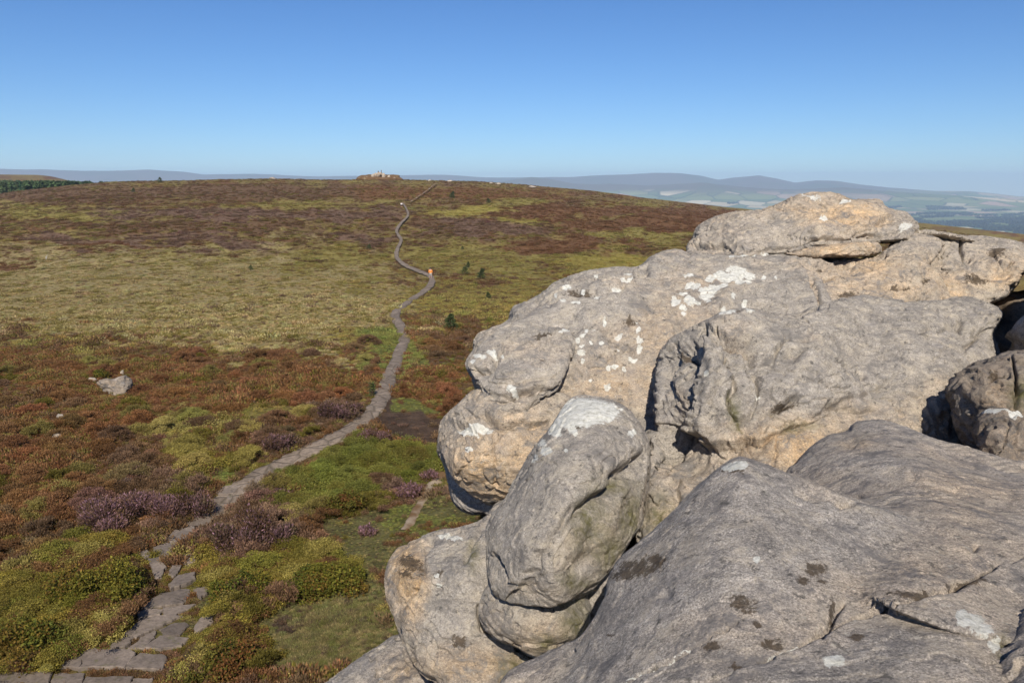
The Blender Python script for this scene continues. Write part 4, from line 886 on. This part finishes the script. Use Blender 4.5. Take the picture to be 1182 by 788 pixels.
def scatter(name, P, scl, col, meshes, label, cat):
    n = len(P); me = D.meshes.new(name); me.vertices.add(n); me.vertices.foreach_set('co', P.astype(np.float32).ravel()); me.update()
    a3 = me.attributes.new('scl', 'FLOAT_VECTOR', 'POINT'); a3.data.foreach_set('vector', scl.astype(np.float32).ravel()); attr(me, 'rz', rng.uniform(0, 6.28, n)); attr(me, 'kind', rng.integers(0, len(meshes), n), 'INT'); attr(me, 'col', col, 'FLOAT_COLOR')
    o = link(name, me)
    g = D.node_groups.new(name+'_growth', 'GeometryNodeTree')
    g.interface.new_socket('Geometry', in_out='INPUT', socket_type='NodeSocketGeometry'); g.interface.new_socket('Geometry', in_out='OUTPUT', socket_type='NodeSocketGeometry')
    nn = g.nodes.new; L = g.links.new
    gi, go = nn('NodeGroupInput'), nn('NodeGroupOutput'); ip = nn('GeometryNodeInstanceOnPoints'); gj = nn('GeometryNodeGeometryToInstance')
    for me_ in reversed(meshes):
        po_ = D.objects.new(me_.name, me_); oi = nn('GeometryNodeObjectInfo'); oi.inputs['Object'].default_value = po_; L(oi.outputs['Geometry'], gj.inputs[0])
    def na(nm, t):
        q = nn('GeometryNodeInputNamedAttribute'); q.data_type = t; q.inputs['Name'].default_value = nm; return [s for s in q.outputs if s.enabled][0]
    L(gi.outputs[0], ip.inputs['Points']); L(gj.outputs[0], ip.inputs['Instance']); ip.inputs['Pick Instance'].default_value = True
    L(na('kind', 'INT'), ip.inputs['Instance Index']); L(na('scl', 'FLOAT_VECTOR'), ip.inputs['Scale'])
    cx = nn('ShaderNodeCombineXYZ'); L(na('rz', 'FLOAT'), cx.inputs[2]); L(cx.outputs[0], ip.inputs['Rotation'])
    L(ip.outputs[0], go.inputs[0])
    o.modifiers.new('growth', 'NODES').node_group = g
    return tag(o, label, cat, kind='stuff')

NP = 235000
h1, h2 = int(NP*.55), NP-int(NP*.55)
r_ = np.concatenate([1/rng.uniform(1/560, 1/13.5, h1), np.exp(rng.uniform(np.log(50), np.log(540), h2))])
pxs = rng.uniform(-380, 1330, NP)
az = np.arctan((pxs-CX)/FPX)
X, Y = r_*np.sin(az), r_*np.cos(az); Z = zt(X, Y)
P = np.stack([X, Y, Z], -1)
px, py, d = proj(P)
# keep only what could be seen from beside the photograph's place: drop what the crag hides well inside its outline
CRAG = smooth_poly([(640, 420), (700, 350), (800, 310), (960, 290), (1200, 300), (1400, 300), (1400, 1600), (480, 1600), (500, 900), (560, 700), (620, 540)])
keep = poly_sdf(CRAG, px, py) > 0
keep &= off_path(P)
P, r_, px, py = P[keep], r_[keep], px[keep], py[keep]
a_, b_, bl = plants(P[:, 0], P[:, 1], P[:, 2])
cls = np.where(rng.uniform(size=len(a_)) < bl*.9, b_, a_)
NM = np.array(CLS)[cls]
col = CC[cls]*(1.35-.3*sstep(50, 160, r_))[:, None]*(1+(rng.uniform(-.26, .3, len(cls)))*(1-.5*sstep(40, 120, r_)))[:, None]*(1+rng.normal(0, .06, (len(cls), 3)))
# single plants of another kind in every patch
sw = rng.uniform(size=len(cls))
for nm, frac, cc in (('rust', .18, 'olive'), ('rust', .12, 'bilberry'), ('brown', .2, 'rust'), ('brown', .15, 'bilberry'), ('purple', .3, 'brown'), ('bilberry', .2, 'rust'), ('bilberry', .12, 'yellow'), ('pale', .10, 'purple'), ('pale', .35, 'olive'), ('olive', .2, 'brown'), ('turf', .22, 'pale'), ('turf', .12, 'peat'), ('turf', .15, 'green')):
    k = (NM == nm) & (rng.uniform(size=len(cls)) < frac); col[k] = CC[CLS.index(cc)]*rng.uniform(.8, 1.2, k.sum())[:, None]
kind = np.where(np.isin(NM, ['rust', 'brown', 'purple', 'redbrown']), 0, np.where(np.isin(NM, ['bilberry', 'yellow', 'leafgreen']), 1, 2))
kind = np.where((r_ > 60) & (kind == 2) & (rng.uniform(size=len(r_)) < .5), 0, kind)
kind[(NM == 'olive') & (r_ < 60) & (rng.uniform(size=len(r_)) < .3)] = 1
skip = (NM == 'peat') & (rng.uniform(size=len(r_)) < .9)
lump = np.clip(.75+.85*fbm2(P[:, 0], P[:, 1], .45, 3, 8.), .45, 1.7)
scl = np.where(kind == 2, np.clip(.10+r_/330, .16, .75), np.clip(.20+r_/420, .24, .75))*rng.uniform(.7, 1.35, len(r_))*lump
scl *= np.where(NM == 'turf', .72, 1.)
scl *= np.where(kind == 2, .9, 1.)*np.where((kind == 2) & (r_ < 40), .75, 1.)
# mounds: many small tufts heaped round one spot
seedk = np.where((kind != 2) & ~skip & (r_ < 58) & (r_ > 14) & (rng.uniform(size=len(r_)) < np.where(r_ < 40, .045, .02)))[0]
ex = {'P': [], 'k': [], 'c': [], 's': [], 'r': []}
for i in seedk:
    rc = rng.uniform(.3, .85); h = rc*rng.uniform(.4, .75); n_ = int(34*rc/.5)
    q_ = np.sqrt(rng.uniform(0, 1, n_)); a0 = rng.uniform(0, 6.28, n_)
    xx, yy = P[i, 0]+np.cos(a0)*q_*rc, P[i, 1]+np.sin(a0)*q_*rc
    ex['P'].append(np.stack([xx, yy, zt(xx, yy)+h*(1-q_**2)*rng.uniform(.75, 1.1, n_)], 1)); ex['k'].append(np.full(n_, kind[i]))
    ex['c'].append(col[i]*rng.uniform(.75, 1.25, n_)[:, None]); ex['s'].append(rng.uniform(.13, .24, n_)); ex['r'].append(np.full(n_, r_[i]))
E_ = {k_: np.concatenate(v) for k_, v in ex.items()}
ok_ = off_path(E_['P'])
ex_, ey_, _ = proj(E_['P'])
for q in FLPX: ok_ &= poly_sdf(q, ex_, ey_-6) > 9
dpath = np.concatenate([np.sqrt(((E_['P'][k_:k_+4000, None, :2]-PATHPTS[None, :, :2])**2).sum(-1)).min(1) for k_ in range(0, len(ok_), 4000)])
ok_ &= dpath > 1.0
c1, c2, cb = plants(E_['P'][:, 0], E_['P'][:, 1], E_['P'][:, 2]); ok_ &= ~np.isin(c1, [CLS.index('turf'), CLS.index('peat')])
P = np.concatenate([P, E_['P'][ok_]]); kind = np.concatenate([kind, E_['k'][ok_]]); col = np.concatenate([col, E_['c'][ok_]]); scl = np.concatenate([scl, E_['s'][ok_]])
r_ = np.concatenate([r_, E_['r'][ok_]]); skip = np.concatenate([skip, np.zeros(ok_.sum(), bool)])
for k, (nm, lb, ct) in enumerate([('heather', 'rust, brown and purple heather covering the moor', 'heather'), ('bilberry', 'low olive green bilberry spreading over the moor', 'bilberry'), ('grass', 'pale and green moor grass in tufts', 'grass')]):
    q = (kind == k) & ~skip
    s = scl[q] * (1. if k != 2 else 1.)
    Pq = P[q].copy(); Pq[:, 2] -= .05*s
    fl_ = 1-.5*sstep(45, 130, r_[q])
    scatter(nm, Pq, np.stack([s, s, s*fl_], 1), col[q], protos[nm], lb, ct)
print('tufts', len(r_))

# single bushes near the path
stem_m = N('heather_stem', .9, .1); stem_m.color((.07, .045, .03))
def bush(name, px, py, wpx, hpx, kind, label, cat, seed, group=None, dens=1., flower=0., lumps=9, P0=None):
    rg = np.random.default_rng(seed+900)
    P0 = ground_at(px, py)[0] if P0 is None else P0
    d = proj(P0[None])[2][0]; Wm, Hm = wpx*d/FPX/2, hpx*d/FPX*1.0
    pal = {'heather': [(.115, .068, .045), (.165, .095, .085), (.10, .055, .03), (.13, .09, .05)], 'purple': [(.175, .098, .072), (.155, .088, .055), (.19, .108, .088), (.13, .08, .045)],
           'bilberry': [(.13, .125, .018), (.17, .145, .022), (.09, .10, .016), (.16, .10, .02)], 'rust': [(.14, .08, .02), (.13, .11, .02), (.16, .07, .022), (.10, .09, .016)], 'green': [(.08, .10, .03), (.10, .12, .035), (.06, .08, .025), (.09, .09, .04)]}[kind]
    r = empty(name, P0, 0)
    Ps, Us, Cs = [], [], []
    area = Wm*Wm*3.14
    n = int(np.clip(area*1500*dens, 500, 14000))
    cents = []
    lumps = int(lumps*1.8)
    for k in range(lumps):
        t = rg.uniform(0, 6.28); q = math.sqrt(rg.uniform(0, 1))*.72
        rr = rg.uniform(.18, .4)
        c_ = np.array([math.cos(t)*q*Wm, math.sin(t)*q*Wm*.8, Hm*(.55-.45*q*q)*rg.uniform(.5, 1.1)]); cents.append((c_, rr))
    for k, (c_, rr) in enumerate(cents):
        m_ = int(n/lumps)
        Pd, u = dome_pts(m_, rr*Wm, max(rr*Hm*1.05, .12), rg, .6)
        bumpy = 1+.18*fbm(u*4+k*7+seed, 2)
        Pd = Pd*bumpy[:, None]+rg.normal(0, .02, Pd.shape)+c_
        lo = Pd.copy(); lo[:, 2] *= rg.uniform(0, 1, m_)        # leaves down the sides too
        pick = rg.uniform(size=m_) < .25; Pd[pick] = lo[pick]
        Ps.append(Pd); Us.append(u)
        base = np.array(pal[rg.integers(len(pal))])
        cc = np.where(rg.uniform(size=m_)[:, None] < .7, base, np.array(pal)[rg.integers(0, len(pal), m_)])
        if flower > 0:
            top = (u[:, 2] > .35) & (rg.uniform(size=m_) < flower); cc[top] = np.array([.26, .145, .165])*rg.uniform(.8, 1.2, top.sum())[:, None]
        Cs.append(cc*rg.uniform(.75, 1.25, m_)[:, None])
    Pa, Ua, Ca = np.concatenate(Ps), np.concatenate(Us), np.concatenate(Cs)
    Pa[:, 2] = np.maximum(Pa[:, 2], .01)
    if kind in ('bilberry', 'green', 'rust'): me = leaf_mesh('foliage', Pa, rg.normal(size=Pa.shape)+Ua*.5, .075, .045, PLV, Ca)
    else: me = leaf_mesh('foliage', Pa, Ua+[0, 0, .7]+rg.normal(0, .4, Pa.shape), .11, .034, PLV, Ca)
    link('foliage', me, r)
    bm = bmesh.new()
    for (c_, rr) in cents:
        e = Vector((c_[0], c_[1], c_[2]+rr*Hm*.6)); b0 = Vector((c_[0]*.3, c_[1]*.3, -.05)); w_ = .02
        q = [bm.verts.new(b0+Vector(o_)*w_) for o_ in ((1, 0, 0), (-.5, .87, 0), (-.5, -.87, 0))]; t_ = bm.verts.new(e)
        for i in range(3): bm.faces.new((q[i], q[(i+1) % 3], t_))
    me = D.meshes.new('stem'); bm.to_mesh(me); bm.free(); me.materials.append(stem_m.m); link('stem', me, r)
    return tag(r, label, cat, group)
BUSH = [
 ('heather_bush', 290, 632, 120, 52, 'heather', 'large brown-purple heather bush on the right where the path bends out of sight', 'heather bush', .12),
 ('heather_bush', 155, 606, 130, 40, 'purple', 'wide dusky pink heather bush on the left of the path', 'heather bush', .35),
 ('heather_bush', 218, 597, 62, 34, 'heather', 'rounded brown heather bush between the dusky pink bush and the path bend', 'heather bush', .1),
 ('bilberry_bush', 279, 695, 86, 44, 'bilberry', 'domed olive green bilberry bush on the right of the near flagstones', 'bilberry bush', 0),
 ('bilberry_bush', 372, 683, 120, 36, 'bilberry', 'spreading olive bilberry bush right of the domed one, with dry grass in front', 'bilberry bush', 0),
 ('heather_bush', 311, 673, 24, 14, 'purple', 'small bright pink heather clump between the two olive bilberry bushes', 'heather bush', .8),
 ('heather_bush', 353, 676, 26, 15, 'purple', 'small bright pink heather clump in the spreading bilberry bush', 'heather bush', .8),
 ('bilberry_bush', 258, 792, 118, 62, 'rust', 'rusty olive bush at the bottom edge beside the flagstones', 'bilberry bush', 0),
 ('bilberry_bush', 112, 700, 118, 66, 'bilberry', 'big olive yellow bilberry bush overhanging the left of the flagstones', 'bilberry bush', 0),
 ('bilberry_bush', 28, 760, 110, 60, 'bilberry', 'tall green bilberry bush in the bottom left corner', 'bilberry bush', 0),
 ('heather_bush', 392, 482, 62, 24, 'heather', 'brown heather bush left of the path below its straight climb', 'heather bush', .15),
 ('heather_bush', 326, 520, 46, 28, 'heather', 'brown heather bush above the path, left of the straight stretch', 'heather bush', .15),
 ('heather_bush', 432, 512, 44, 22, 'purple', 'mauve heather bush on the right of the path beside the bare peat', 'heather bush', .2),
 ('heather_bush', 318, 578, 60, 16, 'heather', 'low brown heather bush on the right edge of the middle path', 'heather bush', .1),
 ('bilberry_bush', 400, 592, 62, 32, 'rust', 'rusty green bush in the middle of the green bilberry right of the path', 'bilberry bush', 0),
 ('heather_bush', 425, 617, 26, 14, 'purple', 'small pink heather clump in bright grass above the buttress', 'heather bush', .7),
 ('heather_bush', 470, 574, 44, 20, 'purple', 'pinkish heather strip beside the stony side path', 'heather bush', .5),
 ('heather_bush', 497, 553, 26, 14, 'purple', 'small mauve heather clump just left of the overhanging nose', 'heather bush', .4),
 ('green_shrub', 430, 458, 13, 24, 'green', 'narrow grey-green shrub standing at the left edge of the path', 'shrub', 0),
 ('bilberry_bush', 116, 436, 22, 12, 'bilberry', 'green bilberry cushion behind the lone layered boulder', 'bilberry bush', 0),
]
for i, (nm, x, y, wp, hp, kd, lb, ct, fl_) in enumerate(BUSH): bush(nm, x, y, wp, hp, kd, lb, ct, i, flower=fl_)

# saplings dotted over the moor
bark = N('bark', .9, .1); bark.color((.08, .06, .045))
def sapling(px, py, wpx, hpx, label, seed, P0=None):
    rg = np.random.default_rng(seed+500)
    P0 = ground_at(px, py)[0] if P0 is None else P0
    d = proj(P0[None])[2][0]; W, H = wpx*d/FPX*.8, hpx*d/FPX
    r = empty('pine_sapling', P0)
    bm = bmesh.new(); bmesh.ops.create_cone(bm, segments=7, radius1=H*.035, radius2=H*.008, depth=H, cap_ends=True)
    for v in bm.verts: v.co.z += H/2-.05
    me = D.meshes.new('trunk'); bm.to_mesh(me); bm.free(); me.materials.append(bark.m); link('trunk', me, r)
    n = 900; t = rg.uniform(.06, 1, n)**.9; a_ = rg.uniform(0, 6.28, n)
    lob = .62+.38*np.sin(a_*3+t*9+seed)*np.cos(t*14+seed)
    q = W*np.clip(1.12-t**1.7, .05, 1)*np.sqrt(rg.uniform(.1, 1, n))*lob+.03*W
    P = np.stack([np.cos(a_)*q, np.sin(a_)*q, t*H], 1)
    u = np.stack([np.cos(a_), np.sin(a_), np.full(n, .5)], 1)+rg.normal(0, .4, (n, 3))
    P[:, 0] += .12*H*t**1.6*(1 if seed % 2 else -.6)+.05*H*np.sin(t*8+seed)
    col = np.array([.075, .098, .036])*rg.uniform(.6, 1.5, n)[:, None]
    link('crown', leaf_mesh('crown', P, u, H*.13, H*.045, PLV, col), r)
    return tag(r, label, 'sapling', 'pine saplings on the moor')
for i, q in enumerate([(521, 382, 15, 20, 'largest dark sapling right of the lower path bend'), (555, 322, 9, 12, 'dark bushy sapling right of the walker in orange'), (537, 317, 11, 9, 'low wide sapling between the walker in orange and the dark bushy one'),
        (540, 309, 5, 7, 'small sapling behind the low wide one'), (564, 346, 7, 9, 'single small sapling downhill of the dark bushy one, near the back slab'), (426, 288, 6, 6, 'lone small sapling left of the upper path bend'), (290, 312, 5, 6, 'lone tiny sapling on the pale grass left of the path'),
        (522, 229, 6, 8, 'small sapling below the crest right of the track'), (193, 212, 5, 6, 'lone tree standing on the left crest'), (154, 222, 4, 5, 'tiny sapling under the left crest'), (564, 235, 5, 6, 'tiny sapling below the crest above the back slab'), (540, 306, 4, 5, 'tiny sapling hidden behind the small one'), (534, 288, 4, 4, 'tiny sapling up the slope beyond the walker in orange')]):
    if i == 11: continue
    sapling(*q, seed=i, P0=crest_pt(193, r=470.) if i == 8 else None)

# dead branch on the pale grass
P0 = ground_at(54, 301)[0]; d = proj(P0[None])[2][0]; k = d/FPX
bm = bmesh.new()
def limb(bm, a_, b_, r0, r1, n=6):
    a_, b_ = Vector(a_), Vector(b_); z = (b_-a_).normalized(); x = z.orthogonal().normalized(); y = z.cross(x)
    A_ = [bm.verts.new(a_+(x*math.cos(t)+y*math.sin(t))*r0) for t in np.linspace(0, 6.28, n, endpoint=False)]
    B_ = [bm.verts.new(b_+(x*math.cos(t)+y*math.sin(t))*r1) for t in np.linspace(0, 6.28, n, endpoint=False)]
    for i in range(n): bm.faces.new((A_[i], A_[(i+1) % n], B_[(i+1) % n], B_[i]))
    bm.faces.new(A_[::-1]); bm.faces.new(B_)
limb(bm, (-1.2*k, 0, 0), (.3*k, 0, 4*k), .06, .05); limb(bm, (.3*k, 0, 4*k), (1.2*k, .1, 7*k), .05, .02); limb(bm, (-.2*k, 0, 2.6*k), (-1.6*k, .2, 5*k), .04, .015)
me = D.meshes.new('dead_branch'); bm.to_mesh(me); bm.free(); dm = N('bleached_wood'); dm.color((.45, .42, .38)); me.materials.append(dm.m)
tag(link('dead_branch', me, None, P0), 'bleached dead branch sticking up from the grass at far left', 'branch')

# ------------------------------------------------------------------ conifer wood behind the left shoulder: reads as one mass
rg = np.random.default_rng(5)
nT = 5200
tx = rg.uniform(-160, 215, nT); tr_ = rg.uniform(585, 1010, nT)
az = np.arctan((tx-CX)/FPX); X, Y = tr_*np.sin(az), tr_*np.cos(az); Z = zt(X, Y)
fade = rg.uniform(size=nT) < sstep(225, 120, tx)+.12
Ps, Us, Cs = [], [], []
for x, y, z in zip(X[fade], Y[fade], Z[fade]):
    H = rg.uniform(7, 11.5)
    tpx, tpy, _ = proj(np.array([x, y, z+H-.5]))
    if tpy < 207.3+max(0, tpx)*.014+rg.uniform(0, 1.2): continue
    W = H*rg.uniform(.2, .3); n = 70
    t = rg.uniform(.03, 1, n)**.8; a_ = rg.uniform(0, 6.28, n); q = W*(1-t)*np.sqrt(rg.uniform(.2, 1, n))+.1
    Ps.append(np.stack([x+np.cos(a_)*q, y+np.sin(a_)*q, z+t*H-.5], 1)); Us.append(np.stack([np.cos(a_), np.sin(a_), np.full(n, -.1)], 1)+rg.normal(0, .3, (n, 3)))
    Cs.append(np.tile(np.array([.07, .105, .042])*rg.uniform(.6, 1.6)*np.array([rg.uniform(.8, 1.4), 1, 1]), (n, 1)))
for k in range(420):                          # the edge of the wood, just behind the shoulder
    tx_ = rg.uniform(40, 207); r0 = rg.uniform(528, 580); a0 = math.atan((tx_-CX)/FPX); x, y = r0*math.sin(a0), r0*math.cos(a0); z = float(zt(np.array([x]), np.array([y]))[0])
    H = CAMZ+r0*float(el_of(208.6+.012*tx_+rg.uniform(-.3, 1.5)))-z
    if H < 1.5 or H > 14: continue
    n = 60; t_ = rg.uniform(.03, 1, n)**.8; a_ = rg.uniform(0, 6.28, n); q = 2.2*(1-t_)*np.sqrt(rg.uniform(.2, 1, n))+.1
    Ps.append(np.stack([x+np.cos(a_)*q, y+np.sin(a_)*q, z+t_*H-.3], 1)); Us.append(np.stack([np.cos(a_), np.sin(a_), np.full(n, -.1)], 1)+rg.normal(0, .3, (n, 3)))
    Cs.append(np.tile(np.array([.07, .105, .042])*rg.uniform(.6, 1.5), (n, 1)))
o = link('conifer_wood', leaf_mesh('conifer_wood', np.concatenate(Ps), np.concatenate(Us), 2.6, 1.2, PLV, np.concatenate(Cs)))
tag(o, 'dark green conifer wood behind the left shoulder of the moor', 'wood', kind='stuff')

# far woods in the valley: low wooded strips, one mass
nW = 250; Ps, Us, Cs = [], [], []
for k in range(nW):
    x = rg.uniform(610, 1330); r0 = 3800*(9000/3800)**rg.uniform(0, 1)
    L_, Wd = rg.uniform(80, 480), rg.uniform(30, 120); th = rg.normal(0, .5)
    az0 = math.atan((x-CX)/FPX); cx_, cy_ = r0*math.sin(az0), r0*math.cos(az0); n = int(L_*Wd/55)
    u_, v_ = rg.uniform(-1, 1, n)*L_/2, rg.uniform(-1, 1, n)*Wd/2
    xx = cx_+u_*math.cos(th)-v_*math.sin(th); yy = cy_+u_*math.sin(th)+v_*math.cos(th)
    zz = zt(xx, yy)
    Ps.append(np.stack([xx, yy, zz+rg.uniform(2, 16, n)], 1)); Us.append(rg.normal(size=(n, 3))+[0, 0, .3]); Cs.append(np.tile(np.array([.025, .04, .02])*rg.uniform(.7, 1.4), (n, 1)))
o = link('valley_woods', leaf_mesh('valley_woods', np.concatenate(Ps), np.concatenate(Us), 15, 11, PLV, np.concatenate(Cs)))
tag(o, 'dark strips of woodland among the fields of the far valley', 'woodland', kind='stuff')

# ------------------------------------------------------------------ walkers
cloth_mats = {}
def plain(name, c, rough=.8):
    if name not in cloth_mats: q = N(name, rough, .2); q.color(c); cloth_mats[name] = q.m
    return cloth_mats[name]
def skin_mesh(name, verts, edges, radii, mat, sub=2, root=0):
    me = D.meshes.new(name); me.from_pydata(verts, edges, []); o = D.objects.new('tmp', me); COL.objects.link(o)
    md = o.modifiers.new('s', 'SKIN'); md.use_smooth_shade = True
    for i, r in enumerate(radii): me.skin_vertices[0].data[i].radius = (r, r) if not isinstance(r, tuple) else r
    me.skin_vertices[0].data[root].use_root = True
    md = o.modifiers.new('u', 'SUBSURF'); md.levels = sub; md.render_levels = sub
    dg = bpy.context.evaluated_depsgraph_get(); me2 = D.meshes.new_from_object(o.evaluated_get(dg)); D.objects.remove(o)
    me2.name = name; me2.materials.clear(); me2.materials.append(mat); return me2
def walker(P0, rz, label, top, legs, hair, pack=None, hat=None, arms=.5):
    r = empty('person', P0, rz)
    sk = plain('skin', (.45, .27, .2), .6)
    V = [(0, 0, .93), (0, 0, 1.15), (0, 0, 1.38), (0, .01, 1.50), (0, .03, 1.60), (0, .03, 1.70),
         (-.19, 0, 1.40), (-.25, -.08, 1.14), (-.24, .10, .93), (-.24, .14, .83), (.19, 0, 1.40), (.25, -.12, 1.15), (.23, -.02, .93), (.23, .02, .83),
         (-.10, 0, .88), (-.11, .16, .50), (-.11, .06, .08), (-.11, .20, .04), (.10, 0, .88), (.11, -.02, .48), (.11, -.28, .12), (.11, -.16, .04)]
    E = [(0, 1), (1, 2), (2, 3), (3, 4), (4, 5), (2, 6), (6, 7), (7, 8), (8, 9), (2, 10), (10, 11), (11, 12), (12, 13), (0, 14), (14, 15), (15, 16), (16, 17), (0, 18), (18, 19), (19, 20), (20, 21)]
    rad = [.13, .125, .13, .06, .095, .085, .06, .045, .035, .035, .06, .045, .035, .035, .09, .06, .045, .04, .09, .06, .045, .04]
    link('body', skin_mesh('body', V, E, rad, sk), r)
    link('jacket', skin_mesh('jacket', [V[i] for i in (0, 1, 2, 6, 7, 8, 10, 11, 12)], [(0, 1), (1, 2), (2, 3), (3, 4), (4, 5), (2, 6), (6, 7), (7, 8)], [.165, .155, .16, .08, .062, .055, .08, .062, .055], plain('cloth_'+top[0], top[1]), root=1), r)
    link('trousers', skin_mesh('trousers', [V[i] for i in (0, 14, 15, 18, 19)], [(0, 1), (1, 2), (0, 3), (3, 4)], [.155, .11, .085, .11, .085], plain('cloth_'+legs[0], legs[1])), r)
    for q in ((17, 16), (21, 20)):
        a_, b_ = Vector(V[q[0]]), Vector(V[q[1]])
        link('boot', skin_mesh('boot', [tuple(b_), tuple(a_)], [(0, 1)], [.06, .05], plain('boot_leather', (.05, .04, .035))), r)
    bm = bmesh.new(); bmesh.ops.create_icosphere(bm, subdivisions=3, radius=.112)
    for v in bm.verts:
        v.co.z = v.co.z*.95+1.675; v.co.y = v.co.y*1.08+.01
    bmesh.ops.delete(bm, geom=[v for v in bm.verts if v.co.z < 1.65 and v.co.y > .03], context='VERTS')
    for f in bm.faces: f.smooth = True
    me = D.meshes.new('hair'); bm.to_mesh(me); bm.free(); me.materials.append(plain('hair_'+hair[0], hair[1])); link('hair', me, r)
    if pack:
        bm = bmesh.new(); bmesh.ops.create_cube(bm, size=1)
        for v in bm.verts: v.co = Vector((v.co.x*.3*(1.1-.3*(v.co.z > 0)), v.co.y*.2-.22, v.co.z*.46+1.22))
        bmesh.ops.bevel(bm, geom=bm.edges[:], offset=.05, segments=3, affect='EDGES')
        me = D.meshes.new('backpack'); bm.to_mesh(me); bm.free(); me.materials.append(plain('cloth_'+pack[0], pack[1])); link('backpack', me, r)
    return tag(r, label, 'person')
walker(ground_at(497, 323)[0]+[0, 0, .05], .25, 'person in a bright orange jacket walking up the path', ('orange', (.80, .27, .05)), ('stone', (.42, .36, .30)), ('brown', (.06, .04, .03)))
walker(ground_at(463.5, 240)[0]+[0, 0, .05], .5, 'person in a white top on the upper path near the crest', ('white', (.8, .74, .72)), ('black', (.03, .03, .035)), ('dark', (.03, .025, .02)))
Pc = crest_pt(440, r=499.); Pd_ = crest_pt(443.5, r=499.)
walker(Pc+[0, 0, 3.9], 2.6, 'person in dark clothes standing on the summit pile, to the left', ('slate', (.06, .07, .09)), ('black', (.03, .03, .035)), ('dark', (.03, .025, .02)))
walker(Pd_+[0, 0, 4.3], 3.3, 'person in grey standing on the summit pile, to the right', ('grey', (.16, .16, .18)), ('navy', (.03, .04, .07)), ('brown', (.06, .04, .03)))

# ------------------------------------------------------------------ the rock mass the boulders stand on, and two blocks added to darken the right-hand hollow
def mass(label, C, Rr, seed, mat=ROCKF, name='rock_mass', slope=0., lean=0.):
    bm = bmesh.new(); bmesh.ops.create_icosphere(bm, subdivisions=6, radius=1)
    V = np.array([v.co[:] for v in bm.verts]); u = V.copy()
    V = np.sign(V)*np.abs(V)**.62; V /= np.abs(V).max()
    V = V*np.array(Rr); V += u*(fbm(V*.6+seed, 3)*.55+fbm(V*2.2+seed, 3)*.16)[:, None]
    V[:, 1] -= lean*V[:, 2]
    V[:, 2] += slope*np.where(V[:, 2] > 0, V[:, 0], 0)*np.clip(V[:, 2]/Rr[2], 0, 1)
    for v, c_ in zip(bm.verts, V): v.co = c_
    for f in bm.faces: f.smooth = True
    me = D.meshes.new(name); bm.to_mesh(me); bm.free(); me.materials.append(mat)
    for a_ in ('lichen', 'stain', 'moss', 'tan'): attr(me, a_, np.full(len(V), .25 if a_ == 'tan' else 0.))
    return tag(link(name, me, None, C), label, 'rock mass')
mass('shadowed rock mass carrying the boulders of the crag', (5.2, 10.2, 1.6), (4.6, 5.0, 4.4), 1)
mass('rock wall backing the black hollow at the right edge, leaned and darkened to deepen its shade', (12.7, 17.8, 5.6), (3.0, 2.2, 3.2), 2, mat=ROCKD, lean=.45)  # darker stone and forward lean stand in for the hollow's deep shade
mass('unseen tall rock added beyond the right edge to shade the black hollow', (10.6, 11.4, 7.7), (2.6, 2.0, 4.4), 3, slope=.72)  # added out of view as a sun blocker, top sloped to fit the shadow edge

# ------------------------------------------------------------------ the air
bm = bmesh.new(); bmesh.ops.create_cube(bm, size=1)
zb, zt_ = -262., 232.
for v in bm.verts: v.co = Vector((v.co.x*36000, v.co.y*36000, zb+(v.co.z+.5)*(zt_-zb)))
me = D.meshes.new('haze'); bm.to_mesh(me); bm.free()
hm_ = D.materials.new('haze_air'); hm_.use_nodes = True; t = hm_.node_tree; t.nodes.remove(t.nodes['Principled BSDF'])
pv = t.nodes.new('ShaderNodeVolumePrincipled'); pv.inputs['Color'].default_value = (.58, .755, 1., 1); pv.inputs['Density'].default_value = 8.5e-5; pv.inputs['Anisotropy'].default_value = 0.
t.links.new(pv.outputs[0], t.nodes['Material Output'].inputs['Volume']); me.materials.append(hm_)
tag(link('haze', me), 'pale blue air haze', 'haze', kind='stuff')
scene.cycles.volume_bounces = 1
scene.cycles.use_denoising = True
